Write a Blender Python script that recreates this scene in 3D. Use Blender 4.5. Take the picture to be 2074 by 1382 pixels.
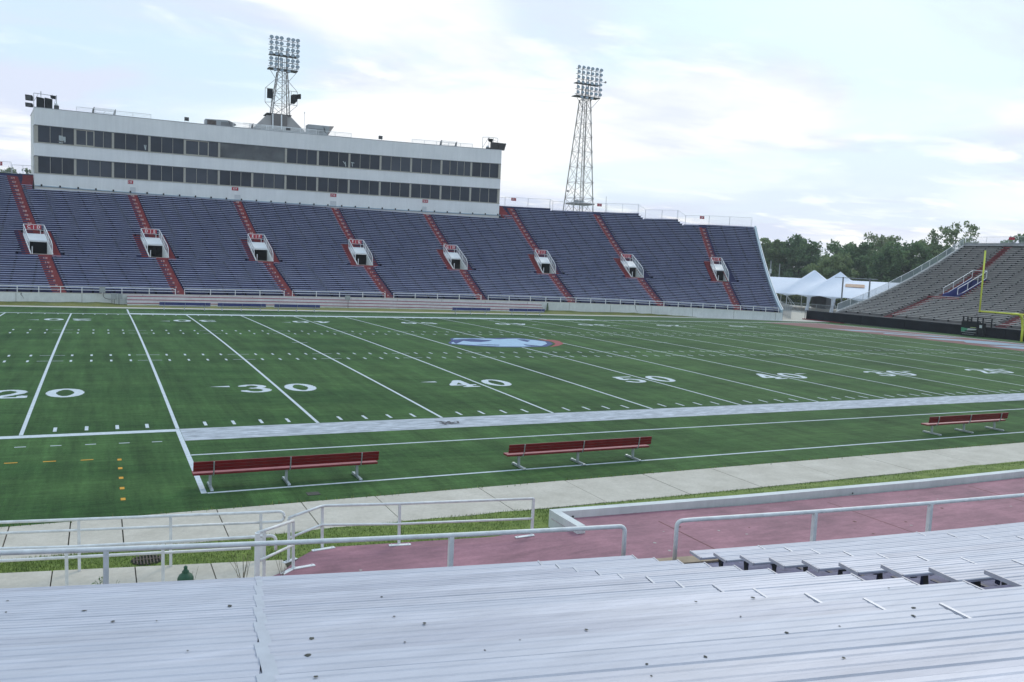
import bpy, math, random
import numpy as np
from mathutils import Vector, Matrix
random.seed(7)
R = math.radians
SC = bpy.context.scene
for o in list(bpy.data.objects): bpy.data.objects.remove(o)

# ------------------------------------------------------------------ camera
def cam_axes(yaw, pitch, roll):
    cy, sy, cp, sp = math.cos(yaw), math.sin(yaw), math.cos(pitch), math.sin(pitch)
    f = Vector((sy*cp, cy*cp, sp)); r = Vector((cy, -sy, 0)); u = r.cross(f)
    c, s = math.cos(roll), math.sin(roll)
    return f, c*r + s*u, -s*r + c*u
f_, r_, u_ = cam_axes(0.45670954, -0.09226126, 0.04554517)
cam = bpy.data.cameras.new('camera'); co_ = bpy.data.objects.new('camera', cam); SC.collection.objects.link(co_)
M = Matrix.Identity(4)
for i in range(3):
    M[i][0] = r_[i]; M[i][1] = u_[i]; M[i][2] = -f_[i]
M[0][3], M[1][3], M[2][3] = 2.2876, -28.2043, 5.7073
co_.matrix_world = M
cam.sensor_width = 36; cam.lens = 36*1707.91/2074; cam.clip_start = 0.05; cam.clip_end = 6000
SC.camera = co_

# ------------------------------------------------------------------ world, sun, exposure
SUN_AZ, SUN_EL = R(52), R(42)      # azimuth from +Y towards +X
w = bpy.data.worlds.new('World'); SC.world = w; w.use_nodes = True
N = w.node_tree.nodes; Lk = w.node_tree.links; N.clear()
def nd(t, **k):
    n = N.new(t)
    for a, v in k.items(): setattr(n, a, v)
    return n
sky = nd('ShaderNodeTexSky', sky_type='NISHITA', sun_disc=False)
sky.sun_elevation = SUN_EL; sky.sun_rotation = SUN_AZ; sky.altitude = 10; sky.dust_density = 2.0
tc = nd('ShaderNodeTexCoord'); sep = nd('ShaderNodeSeparateXYZ'); Lk.new(tc.outputs['Generated'], sep.inputs[0])
def m_(op, a, b=None, c=None, clamp=False):
    n = nd('ShaderNodeMath', operation=op); n.use_clamp = clamp
    for i, v in enumerate((a, b, c)):
        if v is None: continue
        if isinstance(v, (int, float)): n.inputs[i].default_value = v
        else: Lk.new(v, n.inputs[i])
    return n.outputs[0]
zz = m_('ADD', m_('ABSOLUTE', sep.outputs['Z']), 0.10)
comb = nd('ShaderNodeCombineXYZ')
Lk.new(m_('DIVIDE', sep.outputs['X'], zz), comb.inputs[0]); Lk.new(m_('DIVIDE', sep.outputs['Y'], zz), comb.inputs[1])
def noise(scale, detail, rough, loc=(0,0,0), sc=(1,1,1), dist=0.0, rot=0.0):
    mp = nd('ShaderNodeMapping'); mp.inputs['Location'].default_value = loc; mp.inputs['Scale'].default_value = sc; mp.inputs['Rotation'].default_value = (0,0,rot)
    Lk.new(comb.outputs[0], mp.inputs[0])
    n = nd('ShaderNodeTexNoise'); n.inputs['Scale'].default_value = scale; n.inputs['Detail'].default_value = detail; n.inputs['Roughness'].default_value = rough; n.inputs['Distortion'].default_value = dist
    Lk.new(mp.outputs[0], n.inputs['Vector']); return n.outputs['Fac']
def ramp(fac, stops):
    r = nd('ShaderNodeValToRGB'); Lk.new(fac, r.inputs[0]); e = r.color_ramp.elements
    while len(e) < len(stops): e.new(0.5)
    for i, (p, c) in enumerate(stops): e[i].position = p; e[i].color = (*c, 1)
    r.color_ramp.interpolation = 'EASE'
    return r.outputs['Color']
def mix(fac, a, b):
    n = nd('ShaderNodeMix', data_type='RGBA')
    if isinstance(fac, (int, float)): n.inputs['Factor'].default_value = fac
    else: Lk.new(fac, n.inputs['Factor'])
    for s, v in (('A', a), ('B', b)):
        idx = [i for i in n.inputs if i.name == s and i.type == 'RGBA'][0]
        if isinstance(v, tuple): idx.default_value = (*v, 1)
        else: Lk.new(v, idx)
    return [o for o in n.outputs if o.type == 'RGBA'][0]
skys = nd('ShaderNodeVectorMath', operation='SCALE'); Lk.new(sky.outputs[0], skys.inputs[0]); skys.inputs['Scale'].default_value = 0.10
n1 = noise(0.55, 7, 0.55, (3.1, 1.7, 0), (1, 1, 1), 0.6, 0.5)
n2 = noise(0.50, 6, 0.52, (5.3, 2.2, 0), (1.0, 1.2, 1), 0.4, 0.4)
n3 = noise(1.9, 6, 0.55, (1.3, 8.8, 0), (0.85, 1.25, 1), 0.3, -0.5)
thin = mix(0.75, skys.outputs[0], (0.70, 0.91, 1.02))                                  # thin bright veil over the blue
shade = mix(ramp(n2, [(0.38, (0,0,0)), (0.56, (1,1,1))]), (0.97, 0.985, 1.0), (0.70, 0.755, 0.90))      # cloud: white to lavender grey
bright = mix(ramp(n3, [(0.50, (0,0,0)), (0.66, (1,1,1))]), shade, (1.0, 1.0, 1.0))
low = nd('ShaderNodeMapRange'); Lk.new(sep.outputs['Z'], low.inputs[0]); low.inputs[1].default_value = 0.08; low.inputs[2].default_value = 0.34; low.inputs[3].default_value = 0.55; low.inputs[4].default_value = -0.22
cm = m_('ADD', ramp(n1, [(0.40, (0,0,0)), (0.62, (1,1,1))]), low.outputs[0], clamp=True)
clouds = mix(cm, thin, bright)
# towards the zenith the veil is a little bluer and dimmer, towards the horizon paler
hi = ramp(sep.outputs['Z'], [(0.0, (1.0, 1.0, 1.0)), (0.30, (0.97, 0.99, 1.0)), (1.0, (0.84, 0.88, 0.99))])
mul = nd('ShaderNodeMix', data_type='RGBA', blend_type='MULTIPLY'); mul.inputs['Factor'].default_value = 1.0
ia = [i for i in mul.inputs if i.type == 'RGBA']; Lk.new(clouds, ia[0]); Lk.new(hi, ia[1])
bg = nd('ShaderNodeBackground'); Lk.new([o for o in mul.outputs if o.type == 'RGBA'][0], bg.inputs['Color']); bg.inputs['Strength'].default_value = 1.03
out = nd('ShaderNodeOutputWorld'); Lk.new(bg.outputs[0], out.inputs[0])
sl = bpy.data.lights.new('sun', 'SUN'); sl.energy = 0.95; sl.angle = R(18); sl.color = (1.0, 0.93, 0.82)
so = bpy.data.objects.new('sun', sl); SC.collection.objects.link(so)
sd = Vector((math.sin(SUN_AZ)*math.cos(SUN_EL), math.cos(SUN_AZ)*math.cos(SUN_EL), math.sin(SUN_EL)))
so.rotation_euler = (-sd).to_track_quat('-Z', 'Y').to_euler()
so.location = (0, 0, 80)
SC.view_settings.view_transform = 'Standard'; SC.view_settings.look = 'None'
SC.view_settings.exposure = 0.16; SC.view_settings.gamma = 1

# ------------------------------------------------------------------ materials
MATS = {}
def mat(name, col, rough=0.7, metal=0.0, var=0.0, scale=1.0, col2=None, bump=0.0, bscale=40.0, spec=0.5, stretch=(1,1,1), streak=None, emis=None, detail=6):
    if name in MATS: return MATS[name]
    m = bpy.data.materials.new(name); m.use_nodes = True
    nt = m.node_tree; b = nt.nodes['Principled BSDF']
    b.inputs['Base Color'].default_value = (*col, 1); b.inputs['Roughness'].default_value = rough
    b.inputs['Metallic'].default_value = metal; b.inputs['Specular IOR Level'].default_value = spec
    if var or col2 or bump:
        g = nt.nodes.new('ShaderNodeNewGeometry'); mp = nt.nodes.new('ShaderNodeMapping'); mp.inputs['Scale'].default_value = stretch
        nt.links.new(g.outputs['Position'], mp.inputs[0])
    if var or col2:
        n = nt.nodes.new('ShaderNodeTexNoise'); n.inputs['Scale'].default_value = scale; n.inputs['Detail'].default_value = detail; n.inputs['Roughness'].default_value = 0.62
        nt.links.new(mp.outputs[0], n.inputs['Vector'])
        r = nt.nodes.new('ShaderNodeValToRGB'); nt.links.new(n.outputs['Fac'], r.inputs[0])
        if col2 is None:
            a = tuple(c*(1-var) for c in col); c2 = tuple(min(1, c*(1+var)) for c in col)
        else: a, c2 = col, col2
        r.color_ramp.elements[0].position = 0.33; r.color_ramp.elements[1].position = 0.67
        r.color_ramp.elements[0].color = (*a, 1); r.color_ramp.elements[1].color = (*c2, 1)
        last = r.outputs[0]
        for streak in ([] if not streak else (streak if isinstance(streak, list) else [streak])):
            sc2, st2, amt = streak
            mp2 = nt.nodes.new('ShaderNodeMapping'); mp2.inputs['Scale'].default_value = st2; nt.links.new(g.outputs['Position'], mp2.inputs[0])
            n2_ = nt.nodes.new('ShaderNodeTexNoise'); n2_.inputs['Scale'].default_value = sc2; n2_.inputs['Detail'].default_value = 5; n2_.inputs['Roughness'].default_value = 0.7
            nt.links.new(mp2.outputs[0], n2_.inputs['Vector'])
            mr = nt.nodes.new('ShaderNodeMapRange'); nt.links.new(n2_.outputs['Fac'], mr.inputs[0])
            mr.inputs[1].default_value = 0.3; mr.inputs[2].default_value = 0.7; mr.inputs[3].default_value = 1-amt; mr.inputs[4].default_value = 1+amt
            vm = nt.nodes.new('ShaderNodeVectorMath'); vm.operation = 'SCALE'; nt.links.new(last, vm.inputs[0]); nt.links.new(mr.outputs[0], vm.inputs['Scale'])
            last = vm.outputs[0]
        nt.links.new(last, b.inputs['Base Color'])
    if bump:
        nb = nt.nodes.new('ShaderNodeTexNoise'); nb.inputs['Scale'].default_value = bscale; nb.inputs['Detail'].default_value = 4
        nt.links.new(g.outputs['Position'], nb.inputs['Vector'])
        bp = nt.nodes.new('ShaderNodeBump'); bp.inputs['Strength'].default_value = bump; bp.inputs['Distance'].default_value = 0.02
        nt.links.new(nb.outputs['Fac'], bp.inputs['Height']); nt.links.new(bp.outputs[0], b.inputs['Normal'])
    if emis: b.inputs['Emission Color'].default_value = (*emis, 1)
    MATS[name] = m; return m
def see_mat(name, col, cover):
    """woven wire: the material lets most light through"""
    m = bpy.data.materials.new(name); m.use_nodes = True; nt = m.node_tree; b = nt.nodes['Principled BSDF']
    b.inputs['Base Color'].default_value = (*col, 1); b.inputs['Roughness'].default_value = .5; b.inputs['Metallic'].default_value = .3
    t = nt.nodes.new('ShaderNodeBsdfTransparent'); mx = nt.nodes.new('ShaderNodeMixShader')
    mx.inputs[0].default_value = cover; nt.links.new(t.outputs[0], mx.inputs[1]); nt.links.new(b.outputs[0], mx.inputs[2])
    nt.links.new(mx.outputs[0], nt.nodes['Material Output'].inputs[0]); return m

TURF = mat('turf', (0.026,0.070,0.019), 0.8, col2=(0.063,0.130,0.038), scale=0.22, stretch=(0.5,1.4,1), streak=[(2.2,(0.35,2.2,1),0.30),(.9,(1.6,.16,1),0.34),(5,(1.8,.10,1),.14),(11,(1,1,1),.22)], bump=1.0, bscale=45, spec=0.10)
b_ = TURF.node_tree.nodes['Principled BSDF']; b_.inputs['Sheen Weight'].default_value = 0.03; b_.inputs['Sheen Roughness'].default_value = 0.45; b_.inputs['Sheen Tint'].default_value = (0.6,0.9,0.65,1)
PAINT = mat('field_paint', (0.62,0.68,0.72), 0.8, col2=(0.50,0.55,0.60), scale=6, streak=(14,(1,1,1),0.10), bump=.5, bscale=60)
PAINT_W = mat('border_paint', (0.30,0.33,0.37), 0.85, col2=(0.54,0.57,0.63), scale=1.3, stretch=(1,3,1), streak=(3.5,(.6,2.5,1),0.34), bump=.6, bscale=60)
ORANGE = mat('orange_paint', (0.62,0.30,0.02), 0.8, var=.15, scale=9)
EZ_RED = mat('end_zone_red', (0.17,0.065,0.062), 0.8, var=.25, scale=1.2, bump=.4, bscale=60)
EZ_BLUE = mat('end_zone_blue', (0.23,0.32,0.40), 0.8, var=.12, scale=2)
LG_NAVY = mat('logo_navy', (0.025,0.05,0.17), 0.8, var=.2, scale=3)
LG_BLUE = mat('logo_pale_blue', (0.33,0.47,0.62), 0.8, var=.10, scale=3)
LG_RED = mat('logo_red', (0.28,0.05,0.055), 0.8, var=.15, scale=3)
GRASS = mat('lawn', (0.10,0.155,0.022), 0.9, col2=(0.20,0.26,0.055), scale=2.2, streak=(22,(1,1,1),0.45), bump=1.0, bscale=35)
GRASS_DRY = mat('lawn_far', (0.10,0.13,0.02), 0.9, col2=(0.20,0.19,0.05), scale=.6, streak=(9,(1,1,1),0.35), bump=1.0, bscale=20)
CONC = mat('sidewalk_concrete', (0.47,0.43,0.365), 0.9, col2=(0.58,0.535,0.465), scale=1.2, streak=(12,(1,1,1),0.09), bump=.25, bscale=70)
CONC_L = mat('pale_curb', (0.55,0.53,0.49), 0.9, var=.12, scale=2)
WALL = mat('wall_paint', (0.60,0.62,0.62), 0.85, col2=(0.70,0.715,0.71), scale=.8, streak=(4,(1,1,.3),0.08))
WALL_DARKLINE = mat('joint', (0.16,0.15,0.14), 0.9)
PINK = mat('pink_floor', (0.23,0.11,0.14), 0.8, col2=(0.37,0.175,0.215), scale=.55, streak=[(2.0,(.6,2.2,1),0.22),(14,(1,1,1),.10)], bump=.15, bscale=50)
PINKRISER = mat('pink_edge', (0.34,0.14,0.17), 0.8, var=.1, scale=3)
NAVY = mat('navy_concrete', (0.017,0.022,0.080), 0.8, col2=(0.030,0.038,0.125), scale=.8, streak=(5,(1,1,1),0.2))
BENCH = mat('bench_lavender', (0.34,0.375,0.54), 0.55, col2=(0.48,0.51,0.68), scale=.35, streak=(2.5,(1,1,1),.16))
RED = mat('aisle_red', (0.19,0.018,0.025), 0.8, col2=(0.28,0.045,0.052), scale=2.0)
REDTOP = mat('worn_red_tread', (0.30,0.085,0.085), .85, col2=(0.40,0.17,0.16), scale=2.5)
REDS = mat('sign_red', (0.38,0.015,0.035), 0.5)
WHITE = mat('white_paint', (0.70,0.72,0.74), 0.5)
WHITEL = mat('letter_white', (0.8,0.8,0.8), 0.5)
NUMC = mat('stencil_numbers', (0.62,0.46,0.44), 0.8)
RAIL = mat('rail_paint', (0.74,0.75,0.75), 0.45, metal=.05, var=.12, scale=6)
RAILW = mat('rail_white', (0.78,0.79,0.80), 0.5, var=.08, scale=5)
MESH = see_mat('woven_wire', (0.60,0.64,0.67), 0.10)
MESHD = see_mat('woven_wire_dense', (0.50,0.56,0.60), 0.42)
ALU = mat('aluminium_plank', (0.485,0.49,0.555), 0.58, metal=.15, col2=(0.56,0.56,0.62), scale=.9, stretch=(.35,2.5,1), streak=(3.0,(.5,3,1),0.09), bump=.08, bscale=90)
ALU2 = mat('aluminium_plank_b', (0.455,0.455,0.52), 0.56, metal=.2, col2=(0.535,0.53,0.585), scale=.7, stretch=(.35,2.5,1), streak=(2.6,(.5,3,1),0.12), bump=.08, bscale=90)
ALU3 = mat('aluminium_plank_c', (0.505,0.505,0.565), 0.54, metal=.2, col2=(0.585,0.58,0.645), scale=1.1, stretch=(.35,2.5,1), streak=(3.4,(.5,3,1),0.10), bump=.08, bscale=90)
ALUE = mat('aluminium_edge', (0.50,0.48,0.52), 0.5, metal=.1, var=.1, scale=8)
JOINT = mat('joint_cover', (0.52,0.53,0.58), 0.4, metal=.4, var=.08, scale=7)
BRKF = mat('bracket_far', (0.006,0.007,0.02), 1.0, spec=0.0, var=.1)
BRKT = mat('bracket_navy', (0.02,0.025,0.06), 0.5, var=.3, scale=9)
BRKTO = mat('bracket_olive', (0.045,0.045,0.035), 0.6, var=.3, scale=9)
TREAD = mat('worn_tread_paint', (0.09,0.09,0.19), 0.7, col2=(0.22,0.22,0.33), scale=3, streak=(8,(1,1,1),.25))
TAN = mat('tan_ledge', (0.36,0.28,0.20), 0.9, var=.2, scale=3)
SPOT = mat('dark_spots', (0.07,0.07,0.06), 0.9, var=.4, scale=30)
BOXW = mat('box_cladding', (0.72,0.72,0.715), 0.6, col2=(0.79,0.785,0.775), scale=.35, streak=(2.5,(1,1,.08),0.05))
BEIGE = mat('beige_trim', (0.40,0.375,0.32), 0.6, var=.08, scale=4)
TRIM = mat('dark_trim', (0.12,0.13,0.14), 0.5)
GLASS = mat('tinted_glass', (0.022,0.030,0.044), 0.12, spec=.22, col2=(0.036,0.046,0.064), scale=.35)
GLASS2 = mat('clear_glass', (0.060,0.066,0.072), 0.12, spec=.3, col2=(0.12,0.13,0.135), scale=.5)
ROOF = mat('roof_grey', (0.30,0.30,0.30), .9, var=.1)
STEEL = mat('tower_steel', (0.36,0.37,0.38), 0.5, metal=.2, col2=(0.28,0.23,0.20), scale=.9)
LAMPG = mat('lamp_glass', (0.25,0.31,0.36), 0.15, spec=.8); LAMPB = mat('lamp_body', (0.20,0.18,0.18), .5, var=.2)
BLACK = mat('speaker_black', (0.014,0.016,0.018), .8, spec=.2, var=.3, scale=3)
DKGREY = mat('dark_grey', (0.06,0.06,0.065), .6, var=.2, scale=3)
GREYM = mat('galvanised', (0.34,0.36,0.38), .5, metal=.3, var=.1, scale=2)
PYR = mat('tower_base_panels', (0.33,0.31,0.30), .7, var=.1, scale=.7)
PAD = mat('black_padding', (0.006,0.007,0.011), .8, spec=.15, col2=(0.012,0.014,0.020), scale=.7, bump=.4, bscale=2)
YEL = mat('goalpost_yellow', (0.66,0.70,0.08), .5, var=.06)
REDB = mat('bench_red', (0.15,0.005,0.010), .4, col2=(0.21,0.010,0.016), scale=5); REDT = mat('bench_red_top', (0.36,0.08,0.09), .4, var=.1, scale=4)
BLUEB = mat('bench_blue', (0.04,0.055,0.22), .4, var=.1)
GALV = mat('bench_steel', (0.42,0.46,0.48), .4, metal=.5, var=.1, scale=9)
ENDB = mat('weathered_planks', (0.44,0.415,0.395), .8, col2=(0.56,0.535,0.51), scale=1.5, streak=(6,(1,1,1),.15))
ENDC = mat('weathered_concrete', (0.20,0.19,0.19), .9, col2=(0.29,0.275,0.27), scale=1.2)
BLUEW = mat('tunnel_blue', (0.035,0.045,0.20), .6, var=.15)
TENT = mat('tent_fabric', (0.66,0.71,0.82), .6, col2=(0.72,0.76,0.86), scale=.5)
BANN = mat('banner', (0.45,0.22,0.16), .7, col2=(0.55,0.42,0.28), scale=2.2)
HEDGE = mat('hedge', (0.05,0.075,0.012), .9, col2=(0.13,0.16,0.03), scale=1.2)
BARK = mat('bark', (0.09,0.075,0.06), .9, var=.3, scale=3)
DARKIN = mat('tunnel_inside', (0.012,0.012,0.014), .9)
WOODP = mat('pole_wood', (0.10,0.09,0.08), .9, var=.2)
GRNCAP = mat('green_paint', (0.02,0.09,0.045), .5, var=.2, scale=12)
WEED = mat('weed_green', (0.05,0.11,0.02), .8, var=.4, scale=20); DRYW = mat('dry_stem', (0.16,0.14,0.09), .9); YFLOW = mat('yellow_flower', (0.75,0.65,0.02), .7)
LEAFM = [mat('leaf_a', (0.095,0.175,0.085), .85, col2=(0.22,0.31,0.145), scale=.35, streak=(2.5,(1,1,1),.4)),
         mat('leaf_b', (0.15,0.22,0.10), .85, col2=(0.30,0.37,0.18), scale=.35, streak=(2.5,(1,1,1),.35)),
         mat('leaf_c', (0.16,0.23,0.11), .8, col2=(0.32,0.37,0.20), scale=.4, streak=(2.5,(1,1,1),.35))]

for m in LEAFM:
    nt = m.node_tree; b = nt.nodes['Principled BSDF']; tr = nt.nodes.new('ShaderNodeBsdfTranslucent'); mx = nt.nodes.new('ShaderNodeMixShader'); mx.inputs[0].default_value = .42
    src = b.inputs['Base Color'].links[0].from_socket; nt.links.new(src, tr.inputs['Color']); b.inputs['Specular IOR Level'].default_value = .25
    nt.links.new(b.outputs[0], mx.inputs[1]); nt.links.new(tr.outputs[0], mx.inputs[2]); nt.links.new(mx.outputs[0], nt.nodes['Material Output'].inputs[0])
# ------------------------------------------------------------------ mesh builder
def V(*a): return Vector(a if len(a) > 1 else a[0])
class MB:
    def __init__(s): s.v = []; s.f = []; s.mi = []
    def add(s, vs, fs, mi=0):
        o = len(s.v); s.v += [tuple(x) for x in vs]; s.f += [tuple(i+o for i in f) for f in fs]; s.mi += [mi]*len(fs); return s
    def quad(s, a, b, c, d, mi=0): return s.add([a,b,c,d], [(0,1,2,3)], mi)
    def poly(s, pts, mi=0): return s.add(pts, [tuple(range(len(pts)))], mi)
    def hexa(s, p, mi=0):  # 8 points: bottom 4 ccw, top 4 ccw
        return s.add(p, [(3,2,1,0),(4,5,6,7),(0,1,5,4),(1,2,6,5),(2,3,7,6),(3,0,4,7)], mi)
    def box(s, x0, x1, y0, y1, z0, z1, mi=0):
        return s.hexa([(x0,y0,z0),(x1,y0,z0),(x1,y1,z0),(x0,y1,z0),(x0,y0,z1),(x1,y0,z1),(x1,y1,z1),(x0,y1,z1)], mi)
    def bar(s, a, b, wd, ht, mi=0, up=(0,0,1)):
        a, b = V(a), V(b); d = (b-a).normalized(); u = V(up)
        if abs(d.dot(u)) > .98: u = V(1,0,0)
        x = d.cross(u).normalized()*wd/2; y = x.cross(d).normalized()*ht/2
        return s.add([a-x-y, a+x-y, a+x+y, a-x+y, b-x-y, b+x-y, b+x+y, b-x+y], [(3,2,1,0),(4,5,6,7),(0,1,5,4),(1,2,6,5),(2,3,7,6),(3,0,4,7)], mi)
    def tube(s, pts, r, n=8, mi=0, cap=True):
        pts = [V(p) for p in pts]; rr = r if isinstance(r, (list,tuple)) else [r]*len(pts)
        rings = []; px = None
        for i, p in enumerate(pts):
            d = (pts[min(i+1,len(pts)-1)] - pts[max(i-1,0)]).normalized()
            if px is None:
                u = V(0,0,1) if abs(d.z) < .9 else V(1,0,0); px = d.cross(u).normalized()
            else:
                px = (px - d*px.dot(d)).normalized()
            y = d.cross(px)
            rings.append([p + (px*math.cos(2*math.pi*k/n) + y*math.sin(2*math.pi*k/n))*rr[i] for k in range(n)])
        vs = [v for rg in rings for v in rg]; fs = []
        for i in range(len(pts)-1):
            for k in range(n):
                fs.append((i*n+k, i*n+(k+1)%n, (i+1)*n+(k+1)%n, (i+1)*n+k))
        if cap: fs += [tuple(range(n))[::-1], tuple((len(pts)-1)*n+k for k in range(n))]
        return s.add(vs, fs, mi)
    def sweep(s, profs, mi=0, cap=True):  # list of equal-length closed profiles
        n = len(profs[0]); vs = [p for pr in profs for p in pr]; fs = []
        for i in range(len(profs)-1):
            for k in range(n): fs.append((i*n+k, i*n+(k+1)%n, (i+1)*n+(k+1)%n, (i+1)*n+k))
        if cap: fs += [tuple(range(n))[::-1], tuple((len(profs)-1)*n+k for k in range(n))]
        return s.add(vs, fs, mi)
    def build(s, name, mats, parent=None, smooth=False, origin=None):
        me = bpy.data.meshes.new(name)
        vs = s.v
        if origin is not None:
            vs = [(v[0]-origin[0], v[1]-origin[1], v[2]-origin[2]) for v in vs]
        me.from_pydata([tuple(v) for v in vs], [], s.f)
        if not isinstance(mats, (list,tuple)): mats = [mats]
        for m in mats: me.materials.append(m)
        me.polygons.foreach_set('material_index', s.mi)
        if smooth: me.polygons.foreach_set('use_smooth', [True]*len(s.f))
        me.update()
        o = bpy.data.objects.new(name, me); SC.collection.objects.link(o)
        if origin is not None: o.location = origin
        if parent is not None:
            o.parent = parent
            o.matrix_parent_inverse = Matrix.Identity(4)
            o.location = -root_loc(parent)
        return o
def tag(o, label=None, cat=None, group=None, kind=None):
    if label: o['label'] = label
    if cat: o['category'] = cat
    if group: o['group'] = group
    if kind: o['kind'] = kind
    return o
def thing(name, loc, label, cat, group=None):
    o = bpy.data.objects.new(name, None); SC.collection.objects.link(o); o.location = loc; o.empty_display_size = .3
    return tag(o, label, cat, group)
def children(o): return [c for c in bpy.data.objects if c.parent == o]
def copy_tree(o, parent=None):
    kids = KIDS(o)
    c = o.copy(); SC.collection.objects.link(c); c.parent = parent
    for k in kids: copy_tree(k, c)
    return c
def KIDS(o): return [c for c in list(SC.collection.objects) if c.parent == o]
def smooth_path(pts, r, n=5):
    """round the inner corners of a polyline"""
    pts = [V(p) for p in pts]; o = [pts[0]]
    for i in range(1, len(pts)-1):
        a, b, c = pts[i-1], pts[i], pts[i+1]
        d1 = (a-b).normalized()*r; d2 = (c-b).normalized()*r
        for k in range(n+1):
            t = k/n; o.append((b+d1)*(1-t)**2 + b*2*t*(1-t) + (b+d2)*t*t)
    o.append(pts[-1]); return o
def text_mesh(txt, size, parent, matd, loc, rot, name, ext=0.004, bold=0.0):
    cu = bpy.data.curves.new('t', 'FONT'); cu.body = txt; cu.size = size; cu.align_x = 'CENTER'; cu.align_y = 'CENTER'; cu.extrude = ext; cu.offset = bold
    to = bpy.data.objects.new('t', cu); SC.collection.objects.link(to)
    bpy.context.view_layer.update()
    me = bpy.data.meshes.new_from_object(to.evaluated_get(bpy.context.evaluated_depsgraph_get()))
    bpy.data.objects.remove(to); me.materials.clear(); me.materials.append(matd)
    o = bpy.data.objects.new(name, me); SC.collection.objects.link(o)
    o.rotation_euler = rot; o.parent = parent; o.location = V(loc) - root_loc(parent)
    return o
def root_loc(o):
    l = V(0,0,0)
    while o is not None: l = l + o.location; o = o.parent
    return l
PIX = {'0':'757','1':'','2':''}
FONT = {'0':["111","101","101","101","111"],'1':["010","110","010","010","111"],'2':["111","001","111","100","111"],'3':["111","001","011","001","111"],
 '4':["101","101","111","001","001"],'5':["111","100","111","001","111"],'6':["111","100","111","101","111"],'7':["111","001","001","010","010"],'8':["111","101","111","101","111"],'9':["111","101","111","001","111"]}

# ------------------------------------------------------------------ the field
W = 48.77; U = 4.572
def crown(y):
    s = min(max(y/W, 0), 1); return 0.182*4*s*(1-s)
YL = {-3:-13.6,-2:-9.1,-1:-4.4,0:0.2,1:4.5,2:8.95,3:13.45,4:18.05,5:22.7,6:27.4,7:31.95,8:36.45,9:40.95,10:45.3,11:49.9,12:54.5,13:59.2,14:63.9,15:68.6}
def xk(k):     # yard position (in 5-yard units) to metres
    i = math.floor(k); t = k-i
    a = YL.get(i, i*U); b = YL.get(i+1, (i+1)*U if i+1 < 16 else 73.3); return a*(1-t)+b*t
def ysteps(y0, y1, st=1.0):
    n = max(1, math.ceil((y1-y0)/st)); return [y0+(y1-y0)*i/n for i in range(n+1)]
def sheet(mb, x0, x1, y0, y1, dz, mi=0):
    ys = ysteps(y0, y1)
    for a, b in zip(ys[:-1], ys[1:]):
        mb.quad((x0,a,crown(a)+dz),(x1,a,crown(a)+dz),(x1,b,crown(b)+dz),(x0,b,crown(b)+dz), mi)
mb = MB()
ys = [-9.15,-6,-3,0] + ysteps(0, W)[1:] + [50.6]
for a, b in zip(ys[:-1], ys[1:]): mb.quad((-45,a,crown(a)),(86.1,a,crown(a)),(86.1,b,crown(b)),(-45,b,crown(b)))
mb.poly([(-45,50.6,0),(86.1,50.6,0),(79,51.6,0),(75,53.0,0),(70,54.4,0),(61,55.6,0),(40,56,0),(-45,56,0)])
field = tag(mb.build('turf_field', TURF), kind='structure')
def mark(name, mb, m, label=None):
    o = mb.build(name, m, field)
    if label: o['label'] = label
    return o
# yard lines
for k in range(-3, 16):
    mb = MB(); sheet(mb, xk(k)-.055, xk(k)+.055, 0.0, W, .004); mark('yard_line', mb, PAINT)
# yard ticks and hash marks
mb = MB()
for k in range(-3, 16):
    for j in range(1, 5):
        x = xk(k+j/5)
        for y0 in (.32, 16.05, 18.2, 29.97, 32.1, W-.92): sheet(mb, x-.05, x+.05, y0, y0+.6, .004)
    for y in (16.35, 18.5, 30.3, 32.4):
        for s in (-1, 1): sheet(mb, xk(k)+s*.31-.24, xk(k)+s*.31+.24, y-.035, y+.035, .004)
for k in (3, 9):
    for s in (-1, 1): sheet(mb, xk(k)+s*.28-.2, xk(k)+s*.28+.2, 24.34, 24.42, .004)
mark('hash_marks', mb, PAINT)
# borders
mb = MB(); sheet(mb, -45, 4.42, -.42, -.04, .004); sheet(mb, 50.3, 73.3, -.42, -.04, .004); mark('near_sideline', mb, PAINT)
mb = MB(); sheet(mb, -45, 4.42, W+.04, W+.36, .004); sheet(mb, 50.3, 82.3, W+.04, W+.36, .004); sheet(mb, 82.05, 82.35, 0, W+.03, .006); mark('far_sideline', mb, PAINT)
mb = MB(); sheet(mb, 4.56, 50.3, -1.83, -.04, .004); mark('wide_near_border', mb, PAINT_W)
mb = MB(); random.seed(44)
for k in range(16):
    cx, cy = 13.3+random.gauss(0,.25), -.95+random.gauss(0,.22); a = random.uniform(0,3.14); l = random.uniform(.08,.3); wd = random.uniform(.015,.04)
    dx, dy = math.cos(a), math.sin(a)*1.3; mb.poly([(cx-dx*l-dy*wd,cy-dy*l+dx*wd,.0075+k*.0004),(cx-dx*l+dy*wd,cy-dy*l-dx*wd,.0075+k*.0004),(cx+dx*l+dy*wd,cy+dy*l-dx*wd,.0075+k*.0004),(cx+dx*l-dy*wd,cy+dy*l+dx*wd,.0075+k*.0004)])
mark('scuff_marks', mb, mat('scuff', (0.10,0.10,0.11), .9, var=.3, scale=8))
mb = MB(); sheet(mb, 4.56, 50.3, W+.04, W+1.25, .004); mark('wide_far_border', mb, PAINT)
mb = MB(); sheet(mb, 4.42, 4.55, -7.75, -.05, .005); sheet(mb, 4.56, 50, -3.79, -3.69, .004); sheet(mb, 4.56, 50, -7.78, -7.68, .004)
sheet(mb, 4.42, 4.55, W+.05, 54.6, .005); sheet(mb, 4.56, 50, W+2.95, W+3.03, .004); mark('coaching_box_lines', mb, PAINT)
mb = MB()
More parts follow.
